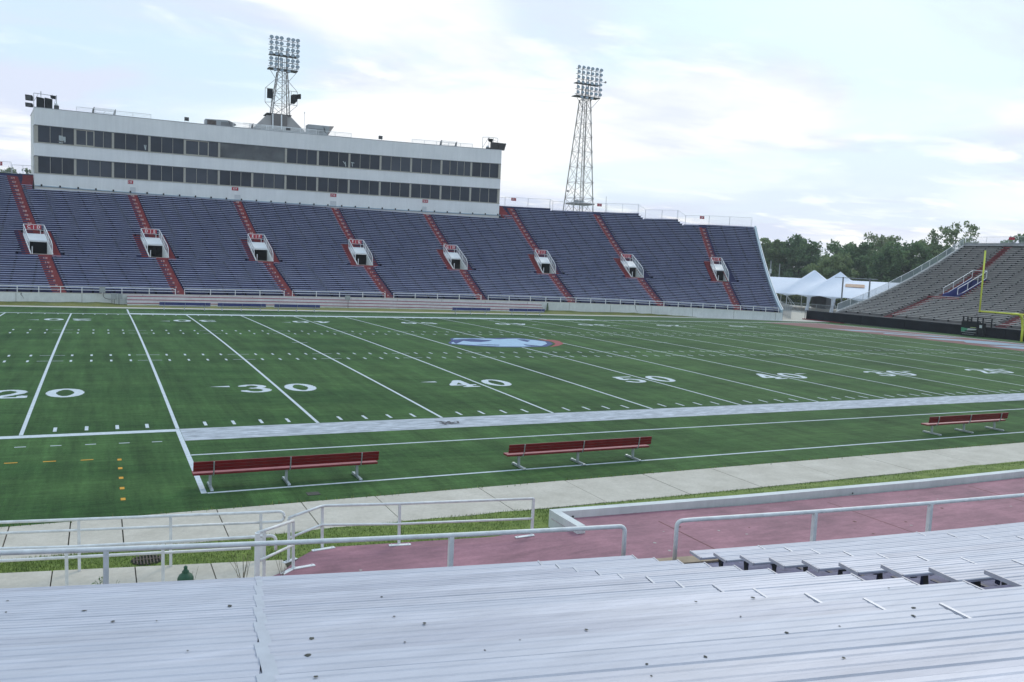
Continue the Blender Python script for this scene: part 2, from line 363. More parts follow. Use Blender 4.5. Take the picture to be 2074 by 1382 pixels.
for i in range(-6, 5): x = .16+i*.875; sheet(mb, x-.875*0, x+.28, -1.62-.04*i-.04, -1.62-.04*i+.03, .004)
mark('white_dashes', mb, PAINT)
mb = MB()
for i in range(-5, 3): x = .08+i*.877; sheet(mb, x, x+.3, -3.5-.06*i-.05, -3.5-.06*i+.03, .004)
for y in (-3.81,-4.78,-5.78,-6.76,-7.71): sheet(mb, 2.71, 2.81, y-.1, y+.1, .004)
mark('orange_dashes', mb, ORANGE)
# numerals, drawn with a broad nib
def strokes(d):
    def arc(cx, cy, rx, ry, a0, a1, n=40): return [(cx+rx*math.cos(R(a0+(a1-a0)*i/n)), cy+ry*math.sin(R(a0+(a1-a0)*i/n))) for i in range(n+1)]
    def ln(a, b, n=30): return [(a[0]+(b[0]-a[0])*i/n, a[1]+(b[1]-a[1])*i/n) for i in range(n+1)]
    return {'0': arc(.5,.5,.36,.44,0,360,90), '1': ln((.5,.94),(.5,.06))+ln((.25,.06),(.75,.06))+ln((.25,.80),(.5,.92)),
     '2': arc(.49,.70,.33,.24,170,-30)+ln((.76,.55),(.15,.10))+ln((.15,.09),(.86,.09))+ln((.86,.09),(.88,.24),8),
     '3': arc(.45,.74,.31,.21,160,-90)+arc(.46,.29,.36,.24,90,-165),
     '4': ln((.62,.94),(.10,.30))+ln((.10,.29),(.92,.29))+ln((.66,.94),(.66,.05))+ln((.48,.05),(.86,.05)),
     '5': ln((.22,.93),(.82,.93))+ln((.20,.93),(.17,.52))+arc(.46,.31,.36,.26,135,-160)}[d]
DC = {}
def digit_runs(d, nx=30, ny=46):
    if d in DC: return DC[d]
    P = np.array(strokes(d)); hx, hy = .135, .055; runs = []
    gx = (np.arange(nx)+.5)/nx
    for j in range(ny):
        y = (j+.5)/ny
        on = (((gx[:,None]-P[:,0])/hx)**2 + ((y-P[:,1])/hy)**2 < 1).any(1)
        i = 0
        while i < nx:
            if on[i]:
                k = i
                while k < nx and on[k]: k += 1
                runs.append((i/nx, k/nx, j/ny, (j+1)/ny)); i = k
            else: i += 1
    DC[d] = runs; return runs
def draw_digit(mb, d, x0, y0, wd, ht, flip):
    for a, b, c, e in digit_runs(d):
        if flip: xa, xb, ya, yb = x0+wd*(1-b), x0+wd*(1-a), y0+ht*(1-e), y0+ht*(1-c)
        else: xa, xb, ya, yb = x0+wd*a, x0+wd*b, y0+ht*c, y0+ht*e
        mb.quad((xa,ya,crown(ya)+.0042),(xb,ya,crown(ya)+.0042),(xb,yb,crown(yb)+.0042),(xa,yb,crown(yb)+.0042))
for k, n in ((-2,'10'),(0,'20'),(2,'30'),(4,'40'),(6,'50'),(8,'40'),(10,'30'),(12,'20'),(14,'10')):
    for far in (0, 1):
        mb = MB(); x = xk(k); y0 = 40.6 if far else 6.25
        l, r2 = (n[1], n[0]) if far else (n[0], n[1])
        draw_digit(mb, l, x-1.56, y0, 1.28, 1.92, far); draw_digit(mb, r2, x+.28, y0, 1.28, 1.92, far)
        if k != 6:
            s = -1 if k < 6 else 1; yc = y0+1.58 if not far else y0+.34
            a, b = x+s*1.85, x+s*2.65
            pts = [(a,yc-.16,crown(yc)+.0045),(a,yc+.16,crown(yc)+.0045),(b,yc,crown(yc)+.0045)]
            mb.poly(pts)
        mark('yard_number', mb, PAINT)
# midfield emblem and end zone
def shape(name, polys_m):
    mb = MB(); mats = []
    for i, (pts, m, dz) in enumerate(polys_m):
        mats.append(m); mb.poly([(x,y,crown(y)+dz) for x, y in pts], i)
    o = mb.build(name, mats, field); return o
LOGO_NAVY=[[23.22,24.07],[24.01,25.49],[24.63,27.22],[25.26,27.55],[27.64,27.41],[29.03,27.62],[30.22,27.55],[31.06,26.18],[31.37,24.86],[30.88,23.39],[29.4,21.65],[27.14,21.34],[25.83,21.44],[24.37,22.14],[23.09,23.29]]
LOGO_BLUE=[[23.28,24.07],[23.81,24.87],[24.5,26.78],[24.9,27.36],[27.51,27.14],[28.25,26.6],[29.17,27.07],[30.03,27.18],[30.9,26.05],[31.2,24.86],[30.62,23.45],[29.45,22.08],[27.68,21.56],[25.94,21.7],[24.53,22.51],[23.49,23.21],[23.17,23.6]]
LOGO_A=[[24.31,26.13],[25.15,26.35],[26.2,26.58],[26.74,26.06],[27.4,25.93],[26.68,25.28],[25.83,24.87],[25.17,25.07],[24.89,25.49],[23.57,24.07],[23.67,24.46]]
LOGO_B=[[29.6,26.39],[30.03,26.26],[30.05,25.51],[29.52,24.86],[29.5,25.51]]
LOGO_C=[[28.45,23.02],[28.63,22.63],[29.05,22.35],[28.47,22.13],[28.3,22.44]]
LOGO_D=[[25.0,23.19],[26.28,22.78],[26.09,22.48],[25.57,22.64]]
LOGO_R=[[31.3,26.64],[32.36,26.19],[32.43,25.3],[31.79,23.51],[30.66,22.2],[29.47,21.35],[30.33,22.4],[31.07,23.39],[31.58,24.86],[31.34,25.74]]
def shrink(P, k):
    cx = sum(p[0] for p in P)/len(P); cy = sum(p[1] for p in P)/len(P); return [(cx+(p[0]-cx)*k, cy+(p[1]-cy)*k) for p in P]
LOGO_BLUE = shrink(LOGO_BLUE, .955); LOGO_A = [(p[0], 25.7+(p[1]-25.7)*1.35) for p in LOGO_A]; LOGO_B = shrink(LOGO_B, 1.25); LOGO_C = shrink(LOGO_C, 1.35); LOGO_D = shrink(LOGO_D, 1.3)
shape('midfield_emblem', [(LOGO_NAVY,LG_NAVY,.006),(LOGO_BLUE,LG_BLUE,.010),(LOGO_A,LG_NAVY,.014),(LOGO_B,LG_NAVY,.014),(LOGO_C,LG_NAVY,.014),(LOGO_D,LG_NAVY,.014),(LOGO_R,LG_RED,.0065)])
mb = MB(); sheet(mb, 73.3, 82.04, .1, W-.05, .004); mark('end_zone', mb, EZ_RED)
EZ1=[[73.31,33.12],[73.89,32.13],[76.76,32.25],[77.97,30.62],[79.4,27.4],[78.0,26.3],[75.2,28.6],[74.97,30.69],[74.3,30.9],[73.5,32.2]]
EZ1=[[74.2,40.5],[75.2,38.4],[77.9,37.0],[79.6,33.4],[81.0,28.2],[80.0,28.6],[77.2,30.6],[75.2,33.2],[76.4,33.9],[75.6,35.2],[74.4,36.6]]
EZ2=[[74.8,29.2],[77.6,27.9],[80.2,25.0],[81.2,20.6],[79.2,21.0],[76.6,22.3],[75.6,24.1],[76.8,25.2],[75.4,26.6]]
EZ3=[[74.8,21.4],[77.9,20.9],[80.6,18.0],[81.0,13.4],[78.0,13.2],[75.0,14.8],[74.6,17.4],[76.0,18.2],[75.2,19.4]]
EZ4=[[74.8,12.6],[77.9,12.1],[80.6,9.2],[81.0,5.4],[78.0,5.2],[75.0,6.8]]
shape('end_zone_lettering', [(EZ1,EZ_BLUE,.008),(EZ2,EZ_BLUE,.008),(EZ3,EZ_BLUE,.008),(EZ4,EZ_BLUE,.008)])

# ------------------------------------------------------------------ ground and paving
mb = MB(); mb.quad((-2500,-2500,-.06),(2500,-2500,-.06),(2500,2500,-.06),(-2500,2500,-.06))
tag(mb.build('ground', mat('rough_grass', (0.07,0.09,0.03), .95, col2=(0.13,0.13,0.06), scale=.05)), kind='structure')
# near sidewalk of separate slabs
mb = MB(); xs = [-30,-26,-22,-18,-14,-10,-6,-2.6,.66,1.75,2.7,4.6,6.45,8.2,10.9,13.4,15.9,18.3,21.35,24.4,27.4,30.4,33.4,36.4,40,44,48,52,58]
random.seed(3)
for i, (a, b) in enumerate(zip(xs[:-1], xs[1:])):
    z = .012+random.uniform(-.004,.004); yb = -11.25-.12*math.sin(i*.9)*.3
    mb.hexa([(a+.012,yb,-.05),(b-.012,yb,-.05),(b-.012,-9.14,-.05),(a+.012,-9.14,-.05),(a+.012,yb,z),(b-.012,yb,z),(b-.012,-9.14,z),(a+.012,-9.14,z)])
tag(mb.build('sidewalk', CONC), kind='structure')
mb = MB()   # weedy ragged edge where turf meets slabs + dirt under the joints
mb.quad((-30,-13.0,-.02),(60,-13.0,-.02),(60,-9.0,-.02),(-30,-9.0,-.02)); tag(mb.build('soil', mat('soil', (0.05,0.045,0.03), .95, var=.3, scale=5)), kind='structure')
# lawn strip (near)
def lawn_z(x, y):
    return .015 + (.0 if x < 11 else min(1, (x-11)/2)*.30*min(1, max(0, (-11.3-y)/1.0)))
mb = MB(); n = 120
for i in range(n):
    x0, x1 = -30+i*.75, -29.25+i*.75
    def yb(x):
        if x < 5.3: return -11.75-.19*max(x,-4)
        if x < 11.1: return -12.75-.08*(x-5.3)
        return np.interp(x, [11.1,16,22,26.5,34,45,60], [-12.62,-12.92,-13.15,-13.18,-13.05,-12.4,-11.3])
    def ya(x): return -11.22 + .05*math.sin(x*3.1)+.03*math.sin(x*7.7) - .25*max(0, min(1, (x-11)/3))*(1 if x < 20 else max(0, 1-(x-20)/6))
    A = [(x, ya(x)+(yb(x)-ya(x))*t) for x in (x0, x1) for t in (0,.34,.67,1)]
    for j in range(3):
        a, b, c, d = A[j], A[4+j], A[5+j], A[j+1]
        mb.quad(*[(p[0],p[1],lawn_z(*p)) for p in (d, c, b, a)])
tag(mb.build('lawn_strip', GRASS), kind='structure')
def blades(name, n, region, h0, h1, mats, label=None):
    rng = np.random.RandomState(11); vs = []; fs = []; mi = []
    for i in range(n):
        x, y, z = region(rng)
        a = rng.uniform(0, math.pi*2); h = rng.uniform(h0, h1); wd = h*.16; lx, ly = rng.uniform(-.4,.4)*h, rng.uniform(-.4,.4)*h
        dx, dy = math.cos(a)*wd, math.sin(a)*wd; o = len(vs)
        vs += [(x-dx,y-dy,z-.01),(x+dx,y+dy,z-.01),(x+lx,y+ly,z+h)]; fs.append((o,o+1,o+2)); mi.append(rng.randint(len(mats)))
    m = MB(); m.v = vs; m.f = fs; m.mi = mi; return tag(m.build(name, mats), kind='stuff')
GB = [mat('blade_a', (0.13,0.20,0.035), .8, var=.3, scale=3), mat('blade_b', (0.21,0.28,0.06), .8, var=.3, scale=3), mat('blade_c', (0.09,0.15,0.035), .8, var=.3, scale=3)]
def reg(rng):
    x = rng.uniform(-1, 30)**1.0; 
    if rng.rand() < .6: x = rng.uniform(-.5, 12)
    t = rng.rand()
    y = (-11.18)*(1-t) + t*(float(yb(x))+.02)
    if x > 10.5 and y > ya(x): y = ya(x)-.02
    return x, y, lawn_z(x, y)
blades('lawn_grass', 30000, reg, .015, .05, GB)
def reg2(rng):
    x = rng.uniform(-1, 34); c = max(0, math.sin(x*1.7)+math.sin(x*4.3+1)) ; return x, -9.12+rng.normal()*.03*(1+c), .0
blades('edge_weeds', 1500, reg2, .02, .09, GB+[mat('blade_dry', (0.22,0.20,0.08), .8)])
# narrow walk under the ramp rails
mb = MB(); xs = [-30,-12,-8,-4.5,-1.5,.2,1.55,2.85,4.1,5.35]
for a, b in zip(xs[:-1], xs[1:]):
    f = lambda x: -11.75-.19*max(x,-4)
    mb.hexa([(a+.01,-18,-.05),(b-.01,-18,-.05),(b-.01,f(b),-.05),(a+.01,f(a),-.05),(a+.01,-18,.03),(b-.01,-18,.03),(b-.01,f(b),.03),(a+.01,f(a),.03)])
tag(mb.build('walkway', CONC), kind='structure')
def Yn(X): return -19.25+(X-24)**2/200
# pink painted aprons
pl = [(4.83,-13.96),(5.14,-13.75),(5.56,-13.14),(5.89,-12.81),(6.3,-12.76),(9.45,-13.17),(9.45,-17.1),(7,-16.9),(4.2,-16.2)]
mb = MB(); n = len(pl)
mb.poly([(x,y,.17) for x, y in reversed(pl)][::-1]); 
for i in range(n):
    a, b = pl[i], pl[(i+1)%n]; mb.quad((a[0],a[1],-.05),(b[0],b[1],-.05),(b[0],b[1],.17),(a[0],a[1],.17))
mb.poly([(9.45,-17.5,.17),(11.036,-17.7,.26),(11.036,-13.8,.26),(11.036,-13.32,.26),(10.62,-13.19,.236),(9.45,-13.17,.17)]); mb.quad((9.45,-13.17,-.05),(10.62,-13.19,-.05),(10.62,-13.19,.236),(9.45,-13.17,.17)); mb.quad((10.62,-13.19,-.05),(11.036,-13.32,-.05),(11.036,-13.32,.26),(10.62,-13.19,.236))
tag(mb.build('ramp_floor', PINK), kind='structure')
mb = MB(); xs = [11.035,12,14,16,18,20,22,24,26.5,30,34,40,45,52]
for a, b in zip(xs[:-1], xs[1:]):
    g = lambda x: float(np.interp(x, [11.03,16,22,26.5,34,45,60], [-12.7,-13.2,-13.42,-13.42,-13.3,-12.6,-11.5]))
    mb.quad((a,Yn(a)+.4,.26),(b,Yn(b)+.4,.26),(b,g(b),.26),(a,g(a),.26))
for a, b in ((13.2,13.23),(18.2,18.22),(23.4,23.43)): mb.box(a, b, Yn(a)+.5, -13.6, .255, .2625, 1)
tag(mb.build('apron_floor', [PINK, EZ_RED]), kind='structure')
random.seed(31); mb = MB()
for k in range(46):
    x, y = random.uniform(5.8,24), random.uniform(-17.2,-13.9); zf = (.17+max(0,x-9.45)*.0567 if x < 11.03 else .26)+.004; a = random.uniform(0,6.28); l = random.uniform(.015,.06)
    if x > 9.2 and x < 11.1: continue
    mb.poly([(x+math.cos(a+j*1.257)*l*random.uniform(.5,1), y+math.sin(a+j*1.257)*l*random.uniform(.4,1), zf) for j in range(5)], k%2)
tag(mb.build('fallen_leaves', [mat('leaf_litter', (0.13,0.06,0.04), .9, var=.3, scale=9), mat('grit', (0.42,0.38,0.36), .9)]), kind='stuff')
random.seed(12); mb = MB(); px_, py_ = 10.75, -16.1
path = [(10.9,-15.9),(11.2,-15.85),(11.55,-15.95),(11.85,-16.2),(12.0,-16.45)]
for k, (a, b) in enumerate(zip(path[:-1], path[1:])):
    wa, wb_ = .04+.03*k, .07+.03*k; mb.quad((a[0]-.02,a[1]-wa,.2645),(b[0]-.02,b[1]-wb_,.2645),(b[0]+.02,b[1]+wb_,.2645),(a[0]+.02,a[1]+wa,.2645))
tag(mb.build('rust_stain', mat('rust_wash', (0.26,0.13,0.10), .85, var=.2, scale=6)), kind='structure')
# low white wall
lw = thing('low_wall', (11.1,-13,0), 'low white painted concrete wall with a short return edging the pink floor', 'wall')
mb = MB(); pr = []
for x in xs:
    yo = float(np.interp(x, [11.03,16,22,26.5,34,45,60], [-12.58,-12.90,-13.13,-13.16,-13.03,-12.3,-11.2])); x_ = max(x, 11.05)
    pr.append([(x_,yo-.21,-.05),(x_,yo,-.05),(x_,yo,.425),(x_,yo-.21,.425)])
mb.sweep(pr); mb.build('wall_run', WALL, lw)
mb = MB(); mb.box(11.047,11.235,-13.80,-12.785,-.05,.422); mb.build('wall_return', WALL, lw)
mb = MB()
for x, y in ((11.5,-12.845),(19.4,-13.30)): mb.tube([(x,y-.005,.30),(x,y+.01,.30)], .022, 8)
mb.build('drain_hole', SPOT, lw)
# drain grate in the lawn
dg = thing('drain_grate', (3.06,-11.98,0), 'rusty round iron drain grate sunk in the lawn strip', 'drain grate')
mb = MB(); mb.tube([(3.06,-11.98,.01),(3.06,-11.98,.024)], .27, 20); mb.build('pit', DARKIN, dg)
mb = MB()
for i in range(-4, 5):
    h = math.sqrt(max(.001, .26**2-(i*.055)**2)); mb.bar((3.06+i*.055,-11.98-h,.034),(3.06+i*.055,-11.98+h,.034), .022, .02)
mb.bar((2.82,-11.98,.034),(3.30,-11.98,.034), .03, .024); mb.build('grate_bars', mat('rusty_iron', (0.10,0.075,0.06), .8, var=.4, scale=20), dg)
vc = thing('valve_cover', (6.9,-8.4,0), 'small dark rectangular cover in the turf below the first red bench', 'cover')
mb = MB(); mb.box(6.72,7.02,-8.62,-8.36,-.01,.012); mb.build('lid', SPOT, vc)
# green cap
gc = thing('vent_cap', (3.41,-15.5,.03), 'small green domed metal cap beyond the front bleacher row', 'vent cap')
mb = MB(); prof = [(.10,.03),(.10,.80),(.115,.86),(.112,.93),(.09,.975),(.055,1.0),(.048,1.015),(.05,1.03),(.03,1.045),(.024,1.075),(.03,1.09),(.012,1.11)]
mb.tube([(3.41,-15.5,z) for r, z in prof], [r for r, z in prof], 16); mb.build('cap', GRNCAP, gc, smooth=True)
# small weeds by the walk
random.seed(5)
def weed(x, y, h, label, leafy, flowers, n=7):
    t = thing('weed', (x,y,.03), label, 'weed', None)
    mb = MB()
    for i in range(n):
        a = random.uniform(0, 6.28); l = random.uniform(.1,.35)*h
        p = [(x+random.uniform(-.05,.05), y, .03)]; p.append((x+math.cos(a)*l*.6, y+math.sin(a)*l*.6, .03+h*.55)); p.append((x+math.cos(a)*l, y+math.sin(a)*l, .03+h*random.uniform(.75,1.05)))
        mb.tube(p, [.004,.003,.002], 4)
        for k in range(8 if leafy else 3):
            tt = random.uniform(.2,1); q = V(p[0]).lerp(V(p[1]), tt*2) if tt < .5 else V(p[1]).lerp(V(p[2]), tt*2-1)
            s = random.uniform(.03,.075) if leafy else .014; d = V(random.uniform(-1,1), random.uniform(-1,1), random.uniform(-.3,.8)).normalized()*s; e = d.cross(V(0,0,1)).normalized()*s*.25
            mb.quad(q, q+d*.5+e, q+d, q+d*.5-e, 1 if leafy else 0)
        if flowers and i < flowers: q = V(p[2]); mb.tube([q, q+V(0,0,.014)], .02, 6, 2)
    mb.build('stems', [DRYW if not leafy else WEED, WEED, YFLOW], t)
weed(2.35,-14.4,.62,'leafy green weed between the ramp rail posts',True,0,9)
weed(1.5,-14.0,.42,'low weed with one yellow flower at the left of the leafy weed',True,1,6)
weed(4.45,-14.0,.75,'tall dry stemmed weed behind the thick rail post',False,0,12)
weed(3.62,-13.9,.45,'thin dry weed beside the second ramp post',False,1,5)
weed(.75,-13.6,.40,'sparse dry weed at the left edge of the narrow walk',False,0,8)
weed(5.1,-13.95,.6,'thin dry weed at the tip of the pink floor',False,0,5)

# ------------------------------------------------------------------ railings near
def railing(name, loc, label, rails, posts, mids=(), group=None, r=.026, feet=(), pr=.024):
    t = thing(name, loc, label, 'railing', group)
    mb = MB(); [mb.tube(smooth_path(p, .10) if len(p) > 2 else p, r, 10) for p in rails]; mb.build('top_rail', RAIL, t, smooth=True)
    if mids:
        mb = MB(); [mb.tube(smooth_path(p, .06) if len(p) > 2 else p, r*.9, 10) for p in mids]; mb.build('mid_rail', RAIL, t, smooth=True)
    for a, b in posts:
        mb = MB(); mb.bar(a, b, pr*2, pr*2); mb.build('post', RAIL, t)
    for f in feet:
        mb = MB(); a = V(f[0]); b = V(f[1]); d = (b-a).normalized()
        mb.bar(a, b, .085, .012); 
        for q in (a+d*.05, b-d*.05): mb.tube([q+V(0,0,.004), q+V(0,0,.024)], .013, 6)
        mb.build('foot_plate', RAILW, t)
    return t
railing('handrail', (3,-12.4,0), 'far two-bar metal handrail with looped end along the lawn', 
    [[(-9,-10.4,.99),(1.96,-12.2,.95),(4.94,-12.7,.95),(5.35,-12.76,.95),(5.35,-12.76,.76),(4.94,-12.7,.76)]],
    [((-3,-11.4,.0),(-3,-11.4,.96)),((1.97,-12.2,0),(1.96,-12.2,.93)),((3.43,-12.46,0),(3.42,-12.46,.93)),((4.96,-12.7,0),(4.94,-12.7,.93)),((-.6,-11.8,0),(-.6,-11.8,.95))],
    [[(-9,-10.4,.80),(1.96,-12.2,.76),(4.94,-12.7,.76)]])
railing('handrail', (3,-14,0), 'nearer two-bar metal handrail with a hooked end above the narrow walk',
    [[(-9,-12.3,1.03),(.9,-13.63,1.02),(1.82,-13.8,1.0),(3.2,-13.95,.98),(4.6,-14.1,.97),(4.95,-14.13,.97),(4.95,-14.13,.72)]],
    [((1.83,-13.8,.03),(1.82,-13.8,.99)),((3.21,-13.95,.03),(3.2,-13.95,.97)),((-.4,-13.45,.03),(-.4,-13.45,1.0)),((-3,-13.1,.03),(-3,-13.1,1.0))],
    [[(-9,-12.3,.84),(.9,-13.63,.83),(4.55,-14.09,.78)]])
railing('ramp_railing', (8,-12.9,.17), 'metal two-bar railing bolted to the field edge of the pink floor',
    [[(5.34,-13.25,.975),(6.07,-12.73,.985),(7.5,-13.0,.975),(10.2,-13.42,.97)]],
    [((5.35,-13.25,.17),(5.34,-13.25,.96)),((6.08,-12.73,.17),(6.06,-12.73,.97)),((7.51,-13.0,.17),(7.5,-13.0,.96)),((10.2,-13.42,.20),(10.2,-13.42,.975))],
    [[(5.36,-13.24,.60),(6.05,-12.75,.62),(7.5,-13.02,.58),(10.18,-13.44,.56)]], feet=[((5.25,-13.33,.178),(5.5,-13.16,.178)),((5.86,-12.86,.178),(6.3,-12.80,.178)),((7.3,-13.03,.178),(7.72,-13.10,.178)),((9.82,-13.44,.202),(10.22,-13.48,.226))])
t = railing('gate_railing', (5,-14.2,.17), 'short slanting railing section with thick post beside the pink floor tip',
    [[(4.57,-14.6,1.20),(5.34,-13.62,1.03)]], [((5.36,-13.61,.17),(5.34,-13.61,1.02)),((4.72,-14.4,.03),(4.71,-14.4,1.13))], [[(4.63,-14.55,.72),(5.34,-13.64,.60)]],
    feet=[((5.12,-13.86,.178),(5.33,-13.66,.178)),((5.33,-13.66,.178),(5.74,-13.60,.178))])
mb = MB(); mb.bar((4.57,-14.6,.03),(4.57,-14.6,1.2), .075, .075); mb.build('thick_post', RAILW, t)
def arc_rail(xs, off, z): return [(x, Yn(x)+off, z) for x in xs]
railing('front_rail', (3,-16.8,1.2), 'long pipe handrail in front of the left bleachers with a rounded end by the aisle',
    [arc_rail([-12,-9,-6,-3,-1,.2,1.2,2.4,4.2,5.5,6.8,8.2,9.25], .45, 1.79)+[(9.49,Yn(9.49)+.45,1.79),(9.49,Yn(9.49)+.45,1.22)]],
    [((x,Yn(x)+.45,1.2),(x,Yn(x)+.45,1.77)) for x in (-8.6,-3.0,2.36,6.81)], r=.034, pr=.033)
railing('front_rail', (15,-18.2,1.2), 'long pipe handrail in front of the right bleachers with a rounded end by the aisle',
    [[(10.37,Yn(10.37)+.45,1.18),(10.37,Yn(10.37)+.45,1.82)]+arc_rail([10.62,12.9,15.45,18,20.5,23,26,29,32,36,40], .45, 1.83)],
    [((x,Yn(x)+.45,1.2),(x,Yn(x)+.45,1.82)) for x in (12.95,15.45,17.97,20.5,23,25.5,28,31,34)], r=.034, pr=.033)

# ------------------------------------------------------------------ near bleachers
ns = thing('bleachers', (8,-22,0), 'near bright aluminium plank bleachers filling the foreground', 'bleachers')
def zn(i): i -= 1; return 1.5+.1664*i+.0023*i*i
def yn(X, i): i -= 1; return Yn(X)-.5956*i-.0023*i*i
xs_t = [-14,-11,-8,-5,-3,-1,1,3,5,7,9,9.8,11,13,15,17,20,23,26,30,35,40,46,52]
NR = 16
mb = MB()
for i in range(1, NR+1):
    zt = zn(i)-.335
    for a, b in zip(xs_t[:-1], xs_t[1:]):
        ya0, yb0 = yn(a,i)+.13, yn(b,i)+.13
        if i == 1: ya0 += .17; yb0 += .17
        ra, rb = yn(a,i+1)+.13, yn(b,i+1)+.13; h = zn(i+1)-zn(i)
        mb.quad((a,ra,zt),(b,rb,zt),(b,yb0,zt),(a,ya0,zt))
        mb.quad((a,ra,zt+h),(b,rb,zt+h),(b,rb,zt),(a,ra,zt))
mb.build('treads', TREAD, ns)
mb = MB(); pr = [[(x,Yn(x)+.3,1.0),(x,Yn(x)+.56,1.0),(x,Yn(x)+.56,1.2),(x,Yn(x)+.3,1.2)] for x in xs_t]; mb.sweep(pr); mb.build('front_ledge', TAN, ns)
mb = MB(); pr = [[(x,Yn(x)+.3,-.05),(x,Yn(x)+.52,-.05),(x,Yn(x)+.52,1.0),(x,Yn(x)+.3,1.0)] for x in xs_t]; mb.sweep(pr); mb.build('front_wall', WALL, ns)
PW = .392
prof = [(0,-.032),(0,-.008),(.010,0),(.040,0),(.050,-.004),(.066,-.004),(.076,0),(.112,0),(.122,-.004),(.138,-.004),(.148,0),(.180,0),(.190,-.007),(.202,-.007),(.212,0),(.244,0),(.254,-.004),(.270,-.004),(.280,0),(.316,0),(.326,-.004),(.342,-.004),(.352,0),(.382,0),(.392,-.008),(.392,-.032)]
random.seed(9)
for i in range(1, NR+1):
    jl = 4.13-.0985*(i-1); ar = 9.34-.048*(i-1); al = 10.32-.047*(i-1); js = 7.90-.062*(i-1); jr = 11.5-.06*(i-1)
    segs = [(-13.5, jl-3.9), (jl-3.9, jl), (jl, js), (js, ar)], [(al, jr), (jr, jr+3.15), (jr+3.15, jr+7), (jr+7, 23.4), (23.4, 29), (29, 36), (36, 46)]
    pk_w = 1.13 if i > 9 else 1.04 if i > 8 else (.80 if i < 8 else .9)
    for gi, grp in enumerate(segs):
        for sI, (a, b) in enumerate(grp):
            if a < -12 and i > 8: pass
            mb = MB(); n = max(1, int(math.ceil((b-a)/1.4))); z = zn(i)+random.uniform(-.004,.004); pr = []; tw = random.uniform(-.006,.006)
            for k in range(n+1):
                x = a+.006+(b-a-.012)*k/n; y0 = yn(x,i); sl = (x-24)/100; nl = math.hypot(sl,1)
                pr.append([(x+d*pk_w*sl/nl, y0-d*pk_w/nl, z+h+tw*(d-.17)) for d, h in prof])
            mb.sweep(pr); pk = mb.build('seat_plank', random.choice([ALU, ALU, ALU2, ALU3]), ns)
            ends = []
            if gi == 0 and b == ar: ends.append((b, 1))
            if gi == 1 and a == al: ends.append((a, -1))
            for x, s in ends:
                mb = MB(); sl = (x-24)/100; y0 = yn(x,i)+.004; wx = .02*s
                P = [(x,y0),(x+wx,y0),(x+wx+.353*sl,y0-.40*pk_w),(x+.40*sl,y0-.40*pk_w)]
                if s < 0: P = [P[1],P[0],P[3],P[2]]
                P = P[::-1]
                mb.hexa([(px,py,z-.037) for px,py in P]+[(px,py,z+.004) for px,py in P]); mb.build('end_cap', ALUE, pk)
            if (gi, sI) in ((0,1),(0,2),(1,0),(1,1),(0,0)):
                x = b; sl = (x-24)/100; y0 = yn(x,i)+.005; wd = .026 if abs(b-jl) > .01 else .075; sl *= .9 if wd < .05 else .3
                mb = MB(); off = .0 if i % 2 else .02
                P = [(x-wd/2+off,y0),(x+wd/2+off,y0),(x+wd/2+.40*sl+off,y0-.40*pk_w),(x-wd/2+.40*sl+off,y0-.40*pk_w)][::-1]
                mb.hexa([(px,py,z-.035) for px,py in P]+[(px,py,z+.006) for px,py in P]); mb.build('joint_cover', JOINT, pk)
            xb = [x for x in np.arange(a+.30, b-.05, 1.35)]
            if gi == 0 and b == ar: xb.append(b-.30)
            if b < 20 and a > -6:
                for x in xb:
                    mb = MB(); y0 = yn(x,i); zt = z-.335
                    mb.bar((x+.16,y0-.14,z-.034),(x+.19,y0-.10,zt+.01), .055, .014, 0); mb.bar((x-.02,y0-.29,z-.034),(x+.02,y0-.30,zt+.01), .055, .014, 1)
                    mb.bar((x+.07,y0-.01,z-.04),(x+.07,y0-.30,z-.04), .05, .012, 0); mb.bar((x,y0+.03,zt+.006),(x,y0-.36,zt+.006), .06, .010, 0)
                    mb.build('bracket', [BRKT, BRKTO], pk)
# gum and leaf spots on the planks
mb = MB(); random.seed(21)
spots = [(860,1264,4,2),(623,1329,6,3),(1188,1277,3,2),(1593,1283,4,2),(1428,1332,4,2),(1850,1233,5,2),(1850,1249,4,2),(1409,1220,3,1.5),(773,1210,3,1.2),(798,1250,3,1.2),(982,1319,2,1.2),(1053,1298,2,1),(465,1228,4,2),(1525,1212,4,2),(1310,1347,3,1.5),(1319,1372,3,1.5),(1709,1335,4,2),(228,1260,4,1.5),(170,1238,5,1),(317,1259,2,1),(632,1295,5,3),(820,1302,2,1),(1500,1250,2,1),(1700,1270,2,1),(380,1320,2,1),(640,1373,4,2),(1800,1192,2,1),(1990,1180,2,1),(15,1218,3,1),(12,1241,2,1)]
def plane_hit(u, v):
    d = f_ + r_*((u-1037)/1707.91) - u_*((v-691)/1707.91); o = V(2.2876,-28.2043,5.7073); t = 3.0
    for i in range(NR, 0, -1):   # find the plank whose top the ray meets
        t = (zn(i)-o.z)/d.z; P = o+d*t; dd = yn(P.x,i)-P.y
        if .0 < dd < PW: return P
    return None
for u, v, a, b in spots:
    P = plane_hit(u, v)
    if P is None: P = plane_hit(u, v+6)
    if P is None: continue
    s = (P-V(2.29,-28.2,5.7)).length/1707.9*1.1; k = 9
    mb.poly([(P.x+math.cos(j*6.283/k)*a*s*random.uniform(.6,1.1), P.y+math.sin(j*6.283/k)*b*2.2*s*random.uniform(.6,1.1), P.z+.006) for j in range(k)])
mb.build('dirt_spots', SPOT, ns)

